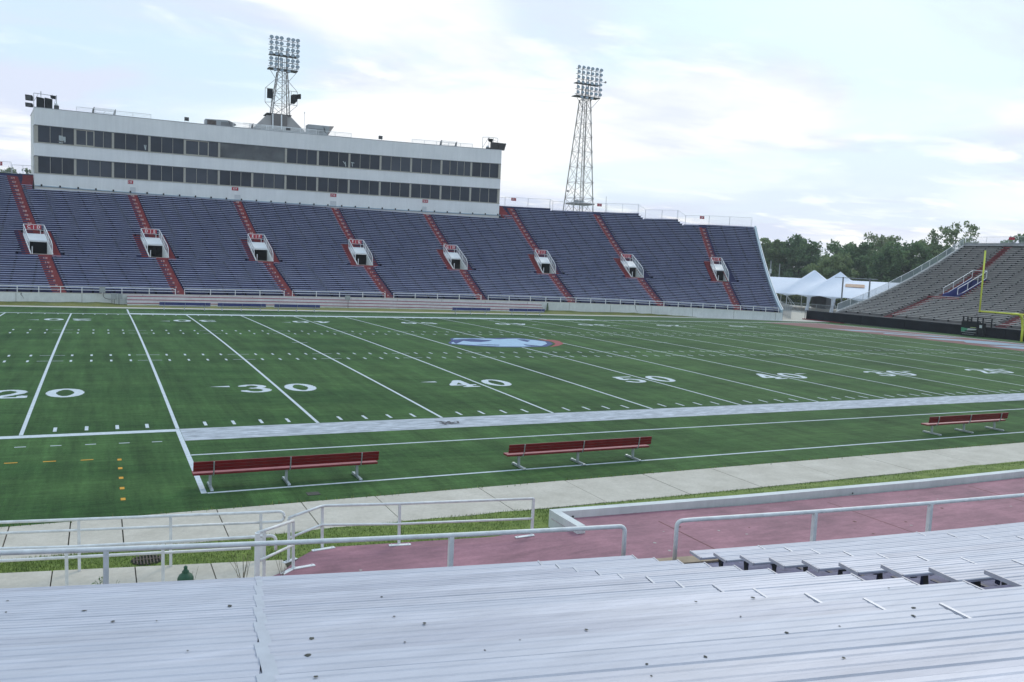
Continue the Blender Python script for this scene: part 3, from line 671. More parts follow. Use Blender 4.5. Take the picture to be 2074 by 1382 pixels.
# ------------------------------------------------------------------ red benches
def bench(loc, L, label, red=True, group=None, h=1.0):
    t = thing('team_bench', loc, label, 'bench', group); x0, y0, z0 = loc
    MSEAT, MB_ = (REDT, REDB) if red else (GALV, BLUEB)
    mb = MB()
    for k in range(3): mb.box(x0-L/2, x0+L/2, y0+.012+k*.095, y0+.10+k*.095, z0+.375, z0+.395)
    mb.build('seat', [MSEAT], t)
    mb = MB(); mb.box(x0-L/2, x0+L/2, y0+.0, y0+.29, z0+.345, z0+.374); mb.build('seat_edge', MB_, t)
    n = 3 if red else 2; hb = .076 if red else .13
    for k in range(n):
        mb = MB(); z = z0+.455+k*(hb+.006); y = y0-.055-k*.012
        mb.hexa([(x0-L/2,y,z),(x0+L/2,y,z),(x0+L/2,y+.035,z),(x0-L/2,y+.035,z),(x0-L/2,y-.016,z+hb),(x0+L/2,y-.016,z+hb),(x0+L/2,y+.02,z+hb),(x0-L/2,y+.02,z+hb)]); mb.build('back_board', MB_, t)
    for s in (-1, 0, 1):
        x = x0-.06+s*(L/2-.46); mb = MB()
        mb.bar((x,y0-.25,z0+.035),(x,y0+.43,z0+.035), .06, .055); mb.bar((x,y0+.10,z0+.05),(x,y0+.12,z0+.345), .055, .065)
        for yy in (-.26,.44): mb.tube([(x-.035,y0+yy,z0+.032),(x+.035,y0+yy,z0+.032)], .036, 8)
        mb.tube(smooth_path([(x+.06,y0+.14,z0+.33),(x+.06,y0-.02,z0+.33),(x+.06,y0-.085,z0+.44),(x+.06,y0-.125,z0+.69)], .05), .016, 6)
        mb.build('leg', GALV, t)
bench((6.53,-7.38,0), 4.52, 'red slatted team bench at the corner of the white coaching box', group='red team benches on the near sideline')
bench((14.85,-7.55,0), 4.76, 'red slatted team bench in the middle of the near sideline', group='red team benches on the near sideline')
bench((32.4,-7.12,0), 4.56, 'red slatted team bench farthest to the right', group='red team benches on the near sideline')
lab = ['leftmost blue team bench before the far wall','second blue team bench from the left before the far wall','blue team bench third from the left before the far wall','blue team bench alone right of midfield before the far wall','rightmost blue team bench, hiding a wall stain behind']
for (x, y), l in zip([(9.35,54.7),(14.4,54.75),(19.6,54.8),(38.1,54.9),(44.8,54.9)], lab): bench((x,y,0), 4.4, l, False, 'blue team benches on the far sideline')

# ------------------------------------------------------------------ far grandstand
CO = [1.200739308982498,9.180241863317416,2.4440992433019417,0.21716575562440932,-1.27775499388561,1.0111421208371507,-0.13068427539828864,-0.08185179825063305,0.035290501865151036,-0.2427946153771321,1.4953789011809042,-0.807109181668247]
def Z(X, r):
    X = min(max(X, -9), 88); s = (X-35)/40; t = r/50; z = 0
    for i in range(4):
        for j in range(3): z += CO[i*3+j]*s**i*t**j
    return z
def Yf(X): return 62-(X-27.4)**2/290
def S(X, r, dz=0, dy=0): return (X, Yf(X)+.6*r+dy, Z(X, r)+dz)
LO = [((.8,-1.08),(16.8,-2.75)),((.84,9.34),(16.46,8.28)),((1.19,20.29),(15.9,19.62)),((.8,31.28),(16.8,31.5)),((1.1,42.32),(17.4,43.74)),((.85,53.55),(17.2,55.63)),((.82,64.88),(17.6,67.72)),((.8,74.68),(16.7,79.11))]
UP = [((30.3,-4.41),(55,-7.25)),((29.7,7.16),(48.5,5.9)),((29.8,19.17),(48,18.76)),((30.2,31.73),(48.7,32.0)),((30.7,44.44),(48.9,45.4)),((31.1,57.4),(55,59.7)),((30.8,69.49),(53.8,72.74)),((29.9,82.2),(47.4,86.8))]
def lin(p, r): (r0,x0),(r1,x1) = p; return x0+(x1-x0)*(r-r0)/(r1-r0)
def cp(i, r): a = lin(LO[i],17)-.2; b = lin(UP[i],30.3); return a+(b-a)*(r-17.4)/12.9
XR = lambda r: 79.55+.311*r
XL = -20.0
def top_row(X):
    if X < -7.2+.0: return 55
    if X < -4.9: return 55
    if X < 57.0: return 49
    if X < 66.0: return 55
    if X < 79.4: return 54
    if X < 84.35: return 51
    return 48
fs = thing('grandstand', (30,62,0), 'large navy blue concrete grandstand with red aisles across the field', 'grandstand')
HP = .93
grid0 = [XL,-16,-13,-10,-7.25,-4.9,-2,1,4,7,10,13,16,19,22,25,28,31,34,37,40,43,46,49,52,55,57.0,58.9,61,63.5,66.0,69,72,75,77.5,79.4,82,84.35,86,88,90,92,94.5]
def row_xs(r, extra=()):
    xs = sorted(set([x for x in grid0 if x < XR(r)-.05] + [XR(r)] + [x for x in extra if XL < x < XR(r)])); return xs
mb = MB()
for r in range(1, 56):
    ex = []
    pit = 18 <= r <= 25
    if pit:
        for i in range(8): ex += [cp(i,r-.5)-HP, cp(i,r-.5)+HP]
    xs = row_xs(r, ex)
    for a, b in zip(xs[:-1], xs[1:]):
        m = (a+b)/2
        if r > top_row(m): continue
        if pit and any(abs(m-cp(i,r-.5)) < HP for i in range(8)): continue
        mb.quad((a,Yf(a)+.6*(r-1),Z(a,r-1)),(b,Yf(b)+.6*(r-1),Z(b,r-1)),(b,Yf(b)+.6*r,Z(b,r-1)),(a,Yf(a)+.6*r,Z(a,r-1)))
        if r < top_row(m): mb.quad((a,Yf(a)+.6*r,Z(a,r-1)),(b,Yf(b)+.6*r,Z(b,r-1)),(b,Yf(b)+.6*r,Z(b,r)),(a,Yf(a)+.6*r,Z(a,r)))
        elif not (r == 49 and -4.9 <= m < 57):
            mb.quad((a,Yf(a)+.6*r,Z(a,r-1)),(b,Yf(b)+.6*r,Z(b,r-1)),(b,Yf(b)+.6*r,Z(b,r-1)+.45),(a,Yf(a)+.6*r,Z(a,r-1)+.45))
            mb.hexa([(a,Yf(a)+.6*r+.005,-.1),(b,Yf(b)+.6*r+.005,-.1),(b,Yf(b)+.6*r+.3,-.1),(a,Yf(a)+.6*r+.3,-.1),(a,Yf(a)+.6*r+.005,Z(a,r-1)+.45),(b,Yf(b)+.6*r+.005,Z(b,r-1)+.45),(b,Yf(b)+.6*r+.3,Z(b,r-1)+.45),(a,Yf(a)+.6*r+.3,Z(a,r-1)+.45)])
mb.build('seating_terrace', NAVY, fs)
# bench rows
for r in range(1, 55):
    gaps = []
    for i in range(8):
        if r <= 17: c = lin(LO[i], r-.3); gaps.append((c-.62, c+.62))
        elif r <= 28: gaps.append((cp(i,r-.3)-1.75, cp(i,r-.3)+1.68)) if r <= 27 else gaps.append((lin(UP[i],r)-.62, lin(UP[i],r)+.62))
        else: c = lin(UP[i], r-.3); gaps.append((c-.6, c+.6))
    if r >= 49: gaps.append((-7.3 if r > 50 else -4.95, 59.2 if r > 50 else 57.2))
    if 17 <= r <= 17: gaps += [(cp(i,17)-2.3, cp(i,17)+2.0) for i in range(8)]
    gaps.sort(); segs = []; x = XL
    for a, b in gaps:
        if a > x: segs.append((x, a))
        x = max(x, b)
    if x < XR(r)-.1: segs.append((x, XR(r)-.08))
    random.seed(r)
    if r == 1: rest = MB(); nb_ = [0]
    for a, b in segs:
        b = min(b, XR(r)-.08)
        if r > 48: b = min(b, 84.3 if r <= 51 else (79.35 if r <= 54 else 66))
        if b-a < .4: continue
        one = nb_[0] < 98; mb = MB() if one else rest; nb_[0] += 1
        n = max(1, int((b-a)/3.0)); pr = []
        for k in range(n+1):
            x = a+(b-a)*k/n; y = Yf(x)+.6*(r-.5)-.04; z = Z(x, r-1)+.335
            pr.append([(x,y,z-.055),(x,y+.25,z-.055),(x,y+.25,z),(x,y,z)][::-1])
        mb.sweep(pr)
        x = a+.25+random.uniform(0,.1)
        while x < b:
            y = Yf(x)+.6*(r-.5)
            mb.box(x-.08, x+.08, y-.045, y+.12, Z(x,r-1), Z(x,r-1)+.28, 1); x += 1.83
        if one: mb.build('bench', [BENCH, BRKF], fs)
tag(rest.build('upper_benches', [BENCH, BRKF], fs), 'blue and lavender bench rows of the upper part of the stand', kind='stuff')
# front wall
xsw = [x for x in np.arange(XL, 79.6, 2.6)]+[79.62]
mb = MB(); pr = [[(x,Yf(x)-.02,Z(x,0)),(x,Yf(x)-.28,Z(x,0)),(x,Yf(x)-.28,-.1),(x,Yf(x)-.02,-.1)] for x in xsw]; mb.sweep(pr); fw = mb.build('front_wall', WALL, fs)
mb = MB(); pr = [[(x,Yf(x)-(x-26.5)**2*(1/400-1/290)*0+0,0)]*0 for x in xsw]
kx = [x for x in np.arange(-4.7, 56.9, 2.2)]+[56.9]
yb_ = lambda x: 91.3-(x-26.5)**2/400
zb_ = lambda x: 0.072*((x-26)/30)**2+0.232*((x-26)/30)+12.44
mb.sweep([[(x,yb_(x)-.16,zb_(x)+.0),(x,yb_(x)-.02,zb_(x)+.0),(x,yb_(x)-.02,zb_(x)+.11),(x,yb_(x)-.16,zb_(x)+.11)][::-1] for x in kx]); mb.build('rear_kerb', mat('kerb_pale_blue', (0.36,0.46,0.55), .7, var=.1), fs)
for x in np.arange(-4.0, 56.5, 1.95): 
    mb = MB(); mb.box(x-.09, x+.09, yb_(x)-.22, yb_(x)-.165, zb_(x)+.03, zb_(x)+.26); mb.build('kerb_stud', BLACK, fs)
mb = MB(); random.seed(2)
for x in [x for x in xsw[2:-1:2]]: mb.box(x-.015, x+.015, Yf(x)-.29, Yf(x)-.275, 0, Z(x,0)-.02)
mb.build('expansion_joint', WALL_DARKLINE, fw)
mb = MB()
for x, z0, z1 in ((-4.2,.55,1.25),(61.1,.25,1.25)):
    px = x
    for k in range(9):
        za = z1-(z1-z0)*k/9; zb = z1-(z1-z0)*(k+1)/9; nx = px+random.uniform(-.02,.09); wd = .11*(1-k/10)
        mb.quad((px-wd,Yf(px)-.283,za),(px+wd,Yf(px)-.283,za),(nx+wd*.8,Yf(nx)-.283,zb),(nx-wd*.8,Yf(nx)-.283,zb)); px = nx
mb.build('water_stain', SPOT, fw)
mb = MB(); mb.sweep([[(x,Yf(x)-.30,Z(x,0)+.004),(x,Yf(x)+.02,Z(x,0)+.004),(x,Yf(x)+.02,Z(x,0)+.05),(x,Yf(x)-.30,Z(x,0)+.05)] for x in xsw]); mb.build('wall_coping', CONC_L, fw)
# stepped white seating in front of the wall's middle
st = MB()
xs_s = [x for x in np.arange(4.6, 48.8, 2.45)]+[49.2]
for k in range(3):
    d0 = .30+.32*(3-k); zt = .30+.31*k
    st.sweep([[(x,Yf(x)-.285,-.05+.31*k if k else -.05),(x,Yf(x)-.285,zt),(x,Yf(x)-d0,zt),(x,Yf(x)-d0,(-.05 if k == 0 else zt-.31+.0))] for x in xs_s], 0)
    st.sweep([[(x,Yf(x)-.29,zt+.003),(x,Yf(x)-.29,zt+.02),(x,Yf(x)-d0-.012,zt+.02),(x,Yf(x)-d0-.012,zt-.055)] for x in xs_s], 1)
sb = st.build('low_step_seats', [WALL, PINKRISER], fs)
for i in (1, 2, 3, 4):
    mb = MB(); c = lin(LO[i], 0)
    for k in range(3): mb.hexa([(c-.45,Yf(c)-.36-.32*(2-k)-.35,.02),(c+.45,Yf(c)-.36-.32*(2-k)-.35,.02),(c+.45,Yf(c)-.31,.02),(c-.45,Yf(c)-.31,.02),(c-.45,Yf(c)-.36-.32*(2-k)-.35,.21+.31*k),(c+.45,Yf(c)-.36-.32*(2-k)-.35,.21+.31*k),(c+.45,Yf(c)-.31,.21+.31*k),(c-.45,Yf(c)-.31,.21+.31*k)])
    mb.build('access_step', WALL, sb)
# front rail
RX = [-4.31,-2.65,-0.93,0.8,2.49,4.17,6.57,8.95,9.82,12.26,14.67,17.14,19.63,20.51,23.03,25.55,28.12,30.63,31.65,34.11,36.72,39.31,41.93,42.83,45.37,47.99,49.9,51.75,53.67,55.53,57.41,59.28,61.1,62.98,64.79,66.61,68.24,69.74,71.3,72.86,74.47,76.08,77.63,79.23]
RX = [-19.5,-16.9,-14.3,-11.7,-9.1,-6.7]+RX
brk = [8.95,19.63,30.63,41.93]
run = []; runs = []
for x in RX:
    run.append(x)
    if x in brk: runs.append(run); run = []
runs.append(run)
for run in runs:
    mb = MB(); zt = .62
    path = [(x,Yf(x)-.15,Z(x,0)+zt) for x in run]
    if run[0] > -10: path = [(run[0]-.02,Yf(run[0])-.15,Z(run[0],0)+.02),(run[0]-.02,Yf(run[0])-.15,Z(run[0],0)+zt-.0)]+[(run[0]+.3,Yf(run[0])-.15,Z(run[0],0)+zt)]+path[1:] if run[0] in (9.82,20.51,31.65,42.83) else path
    if run[-1] in brk: path = path[:-1]+[(run[-1]-.2,Yf(run[-1])-.15,Z(run[-1],0)+zt),(run[-1],Yf(run[-1])-.15,Z(run[-1],0)+zt-.15),(run[-1],Yf(run[-1])-.15,Z(run[-1],0)+.02)]
    mb.tube(path, .034, 6)
    mb.tube([(x,Yf(x)-.15,Z(x,0)+.36) for x in run], .018, 5)
    for x in run[1 if run[0] > -10 and run[0] != -4.31 else 0:]: mb.bar((x,Yf(x)-.15,Z(x,0)+.04),(x,Yf(x)-.15,Z(x,0)+zt), .065, .065)
    mb.build('front_railing', RAILW, fs)
# right end parapet
mb = MB(); pr = []
for r in np.arange(-.4, 47.6, 3):
    x = XR(r)+.02; y = Yf(x)+.6*r; z = Z(x, max(r,0))+.40
    pr.append([(x,y,z),(x+.27,y-.08,z),(x+.27,y-.08,-.1),(x,y,-.1)])
r = 47.7; x = XR(r)+.02; y = Yf(x)+.6*r; z = Z(x,r)+.4; pr.append([(x,y,z),(x+.27,y-.08,z),(x+.27,y-.08,-.1),(x,y,-.1)])
mb.sweep(pr); mb.build('end_parapet', mat('parapet_pale_blue', (0.36,0.46,0.52), .7, var=.08, scale=1.5), fs)
mb = MB(); mb.tube([(p[1][0]+.03,p[1][1],p[1][2]+.08) for p in pr], .05, 6); mb.build('parapet_rail', RAILW, fs)
# aisles
for i in range(8):
    mb = MB(); nb = MB()
    rows = list(range(1, 18))+list(range(29, int(UP[i][1][0])+1))
    for r in rows:
        c = lin(LO[i], r-.5) if r <= 17 else lin(UP[i], r-.5)
        if r > top_row(c): continue
        h = Z(c, r)-Z(c, r-1); y0 = Yf(c)+.6*(r-1); z0 = Z(c, r-1); y1 = y0+.6; w2 = .56
        mb.box(c-w2, c+w2, y0+.026, y1-.3, z0-.02, z0+.006, 1)
        mb.box(c-w2+.01, c+w2-.01, y1-.29, y1-.02, z0+h*.5, z0+h*.5+.006, 1)
        mb.box(c-w2, c+w2, y1-.30, y1+.012 if False else y1-.006, z0-.02, z0+h*.5, 0)
        mb.box(c-w2, c+w2, y1-.0065, y1+.02, z0-.02, Z(c,r)+.004 if r < top_row(c) else z0+h*.5, 0)
        if r % 2 == 0 and r < top_row(c):
            s = str(r); px = .055; wt = (len(s)*4-1)*px; zt = z0+h*.5+.135
            for ci, ch in enumerate(s):
                for ry, rowp in enumerate(FONT[ch]):
                    for rx, bit in enumerate(rowp):
                        if bit == '1':
                            xa = c-wt/2+(ci*4+rx)*px; za = z0+h*.95-ry*px*.72
                            nb.quad((xa,y1-.312,za-px*.7-.03),(xa+px,y1-.312,za-px*.7-.03),(xa+px,y1-.312,za-.03),(xa,y1-.312,za-.03))
    # platform and side flights round the tunnel
    c0 = cp(i,17); y0 = Yf(c0)+.6*16; z17 = Z(c0,17)
    mb.hexa([(c0-1.75,y0+.55,z17-.25),(c0+1.68,y0+.55,z17-.25),(c0+1.68,y0+1.2,z17-.25),(c0-1.75,y0+1.2,z17-.25),(c0-1.75,y0+.55,z17+.008),(c0+1.68,y0+.55,z17+.008),(c0+1.68,y0+1.2,z17+.008),(c0-1.75,y0+1.2,z17+.008)], 0)
    for r in range(18, 29):
        c = cp(i,r-.5); h = Z(c,r)-Z(c,r-1); ya_ = Yf(c)+.6*(r-1); z0 = Z(c,r-1)
        for a, b in ((c-1.72,c-HP-.05),(c+HP+.05,c+1.64)) if r < 27 else ((c-1.72,c+1.64),):
            mb.box(a, b, ya_-.006, ya_+.3, z0-.02, z0+.006, 0); mb.box(a, b, ya_+.3, ya_+.594, z0-.02, z0+h*.5, 0); mb.box(a, b, ya_+.5935, ya_+.62, z0-.02, z0+h+.004, 0)
    if i in (0, 5):   # red landing beside the press box
        xa, xb = ((-7.2,-4.95) if i == 0 else (57.05,59.9))
        for r in range(50, 56):
            c = (xa+xb)/2; z0 = Z(c,r-1); ya_ = Yf(c)+.6*(r-1); mb.box(xa, xb, ya_-.008, ya_+.59, z0-.25, z0+.01, 0)
        mb.box(xa, xb, Yf(c)+33.0-.02, Yf(c)+33.05, Z(c,54)-.1, Z(c,54)+.35, 0)
    ai = mb.build('aisle_stairs', [RED, REDTOP], fs)
    if nb.v: nb.build('row_numbers', NUMC, ai)
# tunnels (vomitories)
LET = ['C  I  D','D  I  E','E  I  F','F  I  G','G  I  H','H  I  I','I  I  J','J  I  K']
for i in range(8):
    mb = MB(); zf = Z(cp(i,17.4),17)+.01
    def P(x, r, z): return (x, Yf(cp(i,r))+.6*r, z)
    for s in (-1, 1):   # side walls
        for r0, r1 in ((17.4,19),(19,21),(21,23)):
            a, b = cp(i,r0)+s*HP, cp(i,r1)+s*HP; z0, z1 = Z(a,r0)+.10, Z(b,r1)+.10
            if r0 == 17.4: z0 = zf+.12
            o = .09*s
            q = [P(a,r0,zf-.5),P(a+o,r0,zf-.5),P(b+o,r1,zf-.5),P(b,r1,zf-.5),P(a,r0,z0),P(a+o,r0,z0),P(b+o,r1,z1),P(b,r1,z1)]
            if s > 0: mb.hexa(q, 0)
            else: mb.hexa([q[1],q[0],q[3],q[2],q[5],q[4],q[7],q[6]], 0)
    ts = mb.build('tunnel_entrance', [WALL], fs)
    mb = MB(); c1, c2 = cp(i,22.9), cp(i,25.9)
    mb.hexa([P(c1-HP-.1,22.9,Z(c1,22.9)-.02),P(c1+HP+.1,22.9,Z(c1,22.9)-.02),P(c2+HP+.1,25.9,Z(c2,25.9)-.02),P(c2-HP-.1,25.9,Z(c2,25.9)-.02),P(c1-HP-.1,22.9,Z(c1,22.9)+.13),P(c1+HP+.1,22.9,Z(c1,22.9)+.13),P(c2+HP+.1,25.9,Z(c2,25.9)+.16),P(c2-HP-.1,25.9,Z(c2,25.9)+.16)])
    mb.build('canopy_slab', WHITE, ts)
    mb = MB(); zc = Z(c1,22.9)-.03; rb = 40   # dark passage
    a, b = c1-HP, c1+HP; y0, y1 = Yf(c1)+.6*17.4, Yf(c1)+.6*rb; ym = Yf(c1)+.6*23.0
    mb.quad((cp(i,17.4)-HP,y0,zf),(cp(i,17.4)+HP,y0,zf),(b,ym,zf),(a,ym,zf), 1)
    mb.quad((a,ym,zf),(b,ym,zf),(b,y1,zf-.6),(a,y1,zf-.6)); mb.quad((a,ym,zc),(a,y1,zc),(b,y1,zc),(b,ym,zc)); mb.quad((a,ym,zf),(a,y1,zf-.6),(a,y1,zc),(a,ym,zc)); mb.quad((b,ym,zf),(b,ym,zc),(b,y1,zc),(b,y1,zf-.6)); mb.quad((a,y1,zf-.6),(b,y1,zf-.6),(b,y1,zc),(a,y1,zc), 2 if i == 3 else 0)
    mb.build('passage', [DARKIN, CONC, mat('daylit_wall', (0.22,0.28,0.25), .9)], ts)
    for s in (-1, 1):
        mb = MB(); e = .05*s
        top = [P(cp(i,26.3)+s*(HP+.02),26.3,Z(cp(i,26.3),26.3)+1.0), P(cp(i,18.6)+s*(HP+.02),18.6,Z(cp(i,18.6),18.6)+1.08), P(cp(i,17.5)+s*(HP+.02),17.5,zf+.95), P(cp(i,17.4)+s*(HP+.02),17.4,zf+.02)]
        if s < 0: top = [top[0], P(cp(i,19.5)+s*(HP+.02),19.5,Z(cp(i,19.5),19.5)+1.0), P(cp(i,19.45)+s*(HP+.02),19.45,Z(cp(i,19.5),19.5)+.1)]
        mb.tube(top, .034, 6)
        mid = [P(cp(i,r)+s*(HP+.02),r,Z(cp(i,r),r)+.55) for r in (26.3,19.0 if s > 0 else 19.6)]; mb.tube(mid, .022, 6)
        for r in (26.3,24,21.5): mb.tube([P(cp(i,r)+s*(HP+.02),r,Z(cp(i,r),r)), P(cp(i,r)+s*(HP+.02),r,Z(cp(i,r),r)+1.02)], .03, 6)
        if s < 0: mb.tube([P(cp(i,17.5)-HP+.1,17.5,zf), P(cp(i,17.5)-HP+.1,17.5,zf+.75)], .04, 6)
        rl = mb.build('railing', RAILW, ts)
        mb = MB(); rr = 18.6 if s > 0 else 19.5
        mb.quad(P(cp(i,26.3)+s*(HP+.02),26.3,Z(cp(i,26.3),26.3)+.1), P(cp(i,rr)+s*(HP+.02),rr,Z(cp(i,rr),rr)+.1), P(cp(i,rr)+s*(HP+.02),rr,Z(cp(i,rr),rr)+1.0), P(cp(i,26.3)+s*(HP+.02),26.3,Z(cp(i,26.3),26.3)+.98)); 
        if s > 0: mb.quad(P(cp(i,rr)+s*(HP+.02),rr,Z(cp(i,rr),rr)+.1), P(cp(i,17.45)+s*(HP+.02),17.45,zf+.05), P(cp(i,17.45)+s*(HP+.02),17.45,zf+.9), P(cp(i,rr)+s*(HP+.02),rr,Z(cp(i,rr),rr)+1.0))
        o_ = mb.build('wire_infill', MESHD, ts)
    c = cp(i,26.4); y = Yf(c)+.6*26.4; zb = Z(c,26.4)
    mb = MB(); mb.tube([(c-HP,y,zb+1.0),(c+HP,y,zb+1.0)], .034, 6); mb.tube([(c-HP,y,zb+.46),(c+HP,y,zb+.46)], .026, 6); mb.tube([(c+.62,y,zb),(c+.62,y,zb+.46)], .04, 6); mb.build('cross_rail', RAILW, ts)
    mb = MB(); mb.box(c-.72, c+.70, y-.08, y-.045, zb+.50, zb+.97); sg = mb.build('section_sign', REDS, ts)
    t_ = text_mesh(LET[i].replace('  I  ', '  |  '), .42, sg, WHITEL, (c,y-.086,zb+.745), (R(90),0,0), 'letters', .003, .008)
    mb = MB(); [mb.box(c+dx-.17, c+dx+.17, y-.086, y-.081, zb+.525, zb+.555) for dx in (-.42,.42)]; mb.build('letter_underline', WHITEL, sg)
# rear fence
def fence_run(pts, h, name, parent, step=2.55, m=MESH, rm=RAILW, r=.03):
    mb = MB(); mm = MB(); 
    for a, b in zip(pts[:-1], pts[1:]):
        a, b = V(a), V(b); L = (b-a).length; n = max(1, round(L/step))
        for k in range(n+1):
            p = a.lerp(b, k/n); mb.tube([p, p+V(0,0,h)], r, 6)
        mb.tube([a+V(0,0,h), b+V(0,0,h)], r*.9, 6); mb.tube([a+V(0,0,.12), b+V(0,0,.12)], r*.6, 5)
        mm.quad(a+V(0,0,.05), b+V(0,0,.05), b+V(0,0,h), a+V(0,0,h))
    o = mb.build(name, rm, parent); mm.build('wire_mesh', m, o); return o
def TP(x, r, dy=.12): return (x, Yf(x)+.6*r+dy, Z(x,r-1)+.45)
fence_run([TP(x,55) for x in (-19.9,-16,-12,-7.3)], 1.35, 'rear_fence', fs)
fence_run([(-7.2,Yf(-7.2)+33.1,Z(-7.2,54)+.35),(-5.0,Yf(-5)+33.1,Z(-5,54)+.35)], 1.15, 'rear_fence', fs, 1.2)
fence_run([(57.1,Yf(57)+33.1,Z(57,54)+.35),TP(58.9,55)], 1.35, 'rear_fence', fs, 1.0)
fence_run([TP(x,55) for x in (58.9,62.5,65.9)], 1.4, 'rear_fence', fs); fence_run([TP(65.95,55),TP(66.1,54),TP(70,54),TP(74.5,54),TP(79.3,54)], 1.4, 'rear_fence', fs)
fence_run([TP(79.4,54),TP(79.5,51),TP(82,51),TP(84.3,51)], 1.4, 'rear_fence', fs); fence_run([TP(84.4,51),TP(84.5,48),TP(88,48),TP(91,48),TP(94.2,48)], 1.4, 'rear_fence', fs)
def small_sign(x, y, z, letters, par):
    mb = MB(); mb.box(x-.42, x+.42, y-.03, y, z-.22, z+.22); s = mb.build('section_plate', REDS, par)
    text_mesh(letters, .36, s, WHITEL, (x,y-.036,z), (R(90),0,0), 'letters', .002, .006)
for x, r, l in ((-8.6,55,'C D'),(60.2,55,'H I'),(73.3,54,'I J'),(86.9,48,'J K')):
    p = TP(x, r); small_sign(x, p[1]-.06, p[2]+1.1, l, fs)

# electrical boxes on / by the far wall
def ebox(name, x0, x1, y, z0, z1, dep, label, cond):
    t = thing(name, ((x0+x1)/2,y,z0), label, 'electrical box'); mb = MB(); mb.box(x0, x1, y-dep, y, z0, z1); mb.build('cabinet', GREYM, t)
    mb = MB(); mb.box(x0+.03, x1-.03, y-dep-.012, y-dep-.001, z0+.03, z1-.03); mb.build('door', GREYM, t)
    mb = MB(); [mb.tube(c, .025, 6) for c in cond]; mb.build('conduit', DKGREY, t)
ebox('junction_box', 2.25,2.75,59.2,1.22,1.78,.25,'grey electrical box mounted high on the far wall railing', [smooth_path([(2.55,59.1,1.22),(2.6,59.1,.75),(3.0,59.1,.62),(3.2,59.1,.62)],.2)])
ebox('switch_cabinet', 3.22,3.70,59.3,.62,1.18,.3,'grey electrical cabinet low on the far wall beside the step seats', [[(3.3,59.1,.62),(3.3,59.1,.1)],[(3.5,59.1,.62),(3.5,59.1,.1)]])
ebox('meter_box', 3.82,4.2,59.35,.66,1.16,.2,'pale grey meter box at the end of the white step seats', [[(3.9,59.2,.66),(3.9,59.2,.1)]])
ebox('power_box', 25.9,26.4,60.9,.95,1.42,.3,'grey box standing at the middle of the white step seats', [[(26.2,60.7,.95),(26.2,60.7,.05)]])
# conifer stain / small shrub by the wall
sh = thing('shrub', (49.9,60.0,0), 'small dark upright shrub against the far wall behind a blue bench', 'shrub')
rng = np.random.RandomState(4); mb = MB()
for k in range(420):
    z = rng.uniform(.1,1.15); rr = .20*(1-z/1.35)+.03; a = rng.uniform(0,6.28); x, y = 49.9+math.cos(a)*rr*rng.uniform(.3,1), 59.6+math.sin(a)*rr*.6; s = .05
    d = V(rng.normal(),rng.normal(),rng.normal()).normalized()*s; e = V(rng.normal(),rng.normal(),rng.normal()).normalized()*s; c = V(x,y,z); mb.add([c-d,c+e,c+d],[(0,1,2)])
mb.build('foliage', LEAFM[0], sh); mb = MB(); mb.tube([(49.9,59.6,0),(49.9,59.6,.9)],[.03,.01],6); mb.build('stem', BARK, sh)

# ------------------------------------------------------------------ press box
pb = thing('press_box', (26,91,12), 'long white two-storey press box with dark window bands above the grandstand', 'building')
def Yb(X): return 91.3-(X-26.5)**2/400
def zc(c, X): s = (X-26)/30; return c[0]*s*s+c[1]*s+c[2]
ZR, ZUT, ZUB, ZLT, ZLB, ZBS = [-0.084,0.494,22.122],[0.01,0.487,19.992],[-0.054,0.416,18.001],[-0.028,0.424,16.345],[-0.138,0.358,14.413],[0.072,0.232,12.44]
BX = [-4.75,-0.43,3.75,7.95,12.2,16.47,20.79,25.22,29.59,34.03,38.52,43.03,47.59,52.14,56.71]
def band(za, zb, name, m, dy=0.0, th=.25, lo=0, hi=0):
    mb = MB(); pr = []
    for x in BX:
        y = Yb(x)+dy; pr.append([(x,y,zc(za,x)+lo),(x,y+th,zc(za,x)+lo),(x,y+th,zc(zb,x)+hi),(x,y,zc(zb,x)+hi)][::-1])
    mb.sweep(pr)
    if name == 'wall_band':
        for x in np.arange(-4.5, 56.6, .62): mb.box(x-.012, x+.012, Yb(x)-.012, Yb(x)+.002, zc(za,x)+max(lo,0)+.02, zc(zb,x)+hi-.03)
    return mb.build(name, m, pb)
band(ZBS, ZLB, 'wall_band', BOXW, lo=-.35, hi=-.12); band(ZLT, ZUB, 'wall_band', BOXW, hi=-.12, lo=.02); band(ZUT, ZR, 'wall_band', BOXW, lo=.02)
band(ZLB, ZLB, 'sill', BEIGE, dy=-.05, th=.3, lo=-.12, hi=0); band(ZUB, ZUB, 'sill', BEIGE, dy=-.05, th=.3, lo=-.12, hi=0)
band(ZLT, ZLT, 'lintel', TRIM, dy=-.03, th=.2, lo=-.06, hi=.02); band(ZUT, ZUT, 'lintel', TRIM, dy=-.03, th=.2, lo=-.06, hi=.02); band(ZR, ZR, 'roof_edge', GREYM, dy=-.04, th=.35, lo=0, hi=.05)
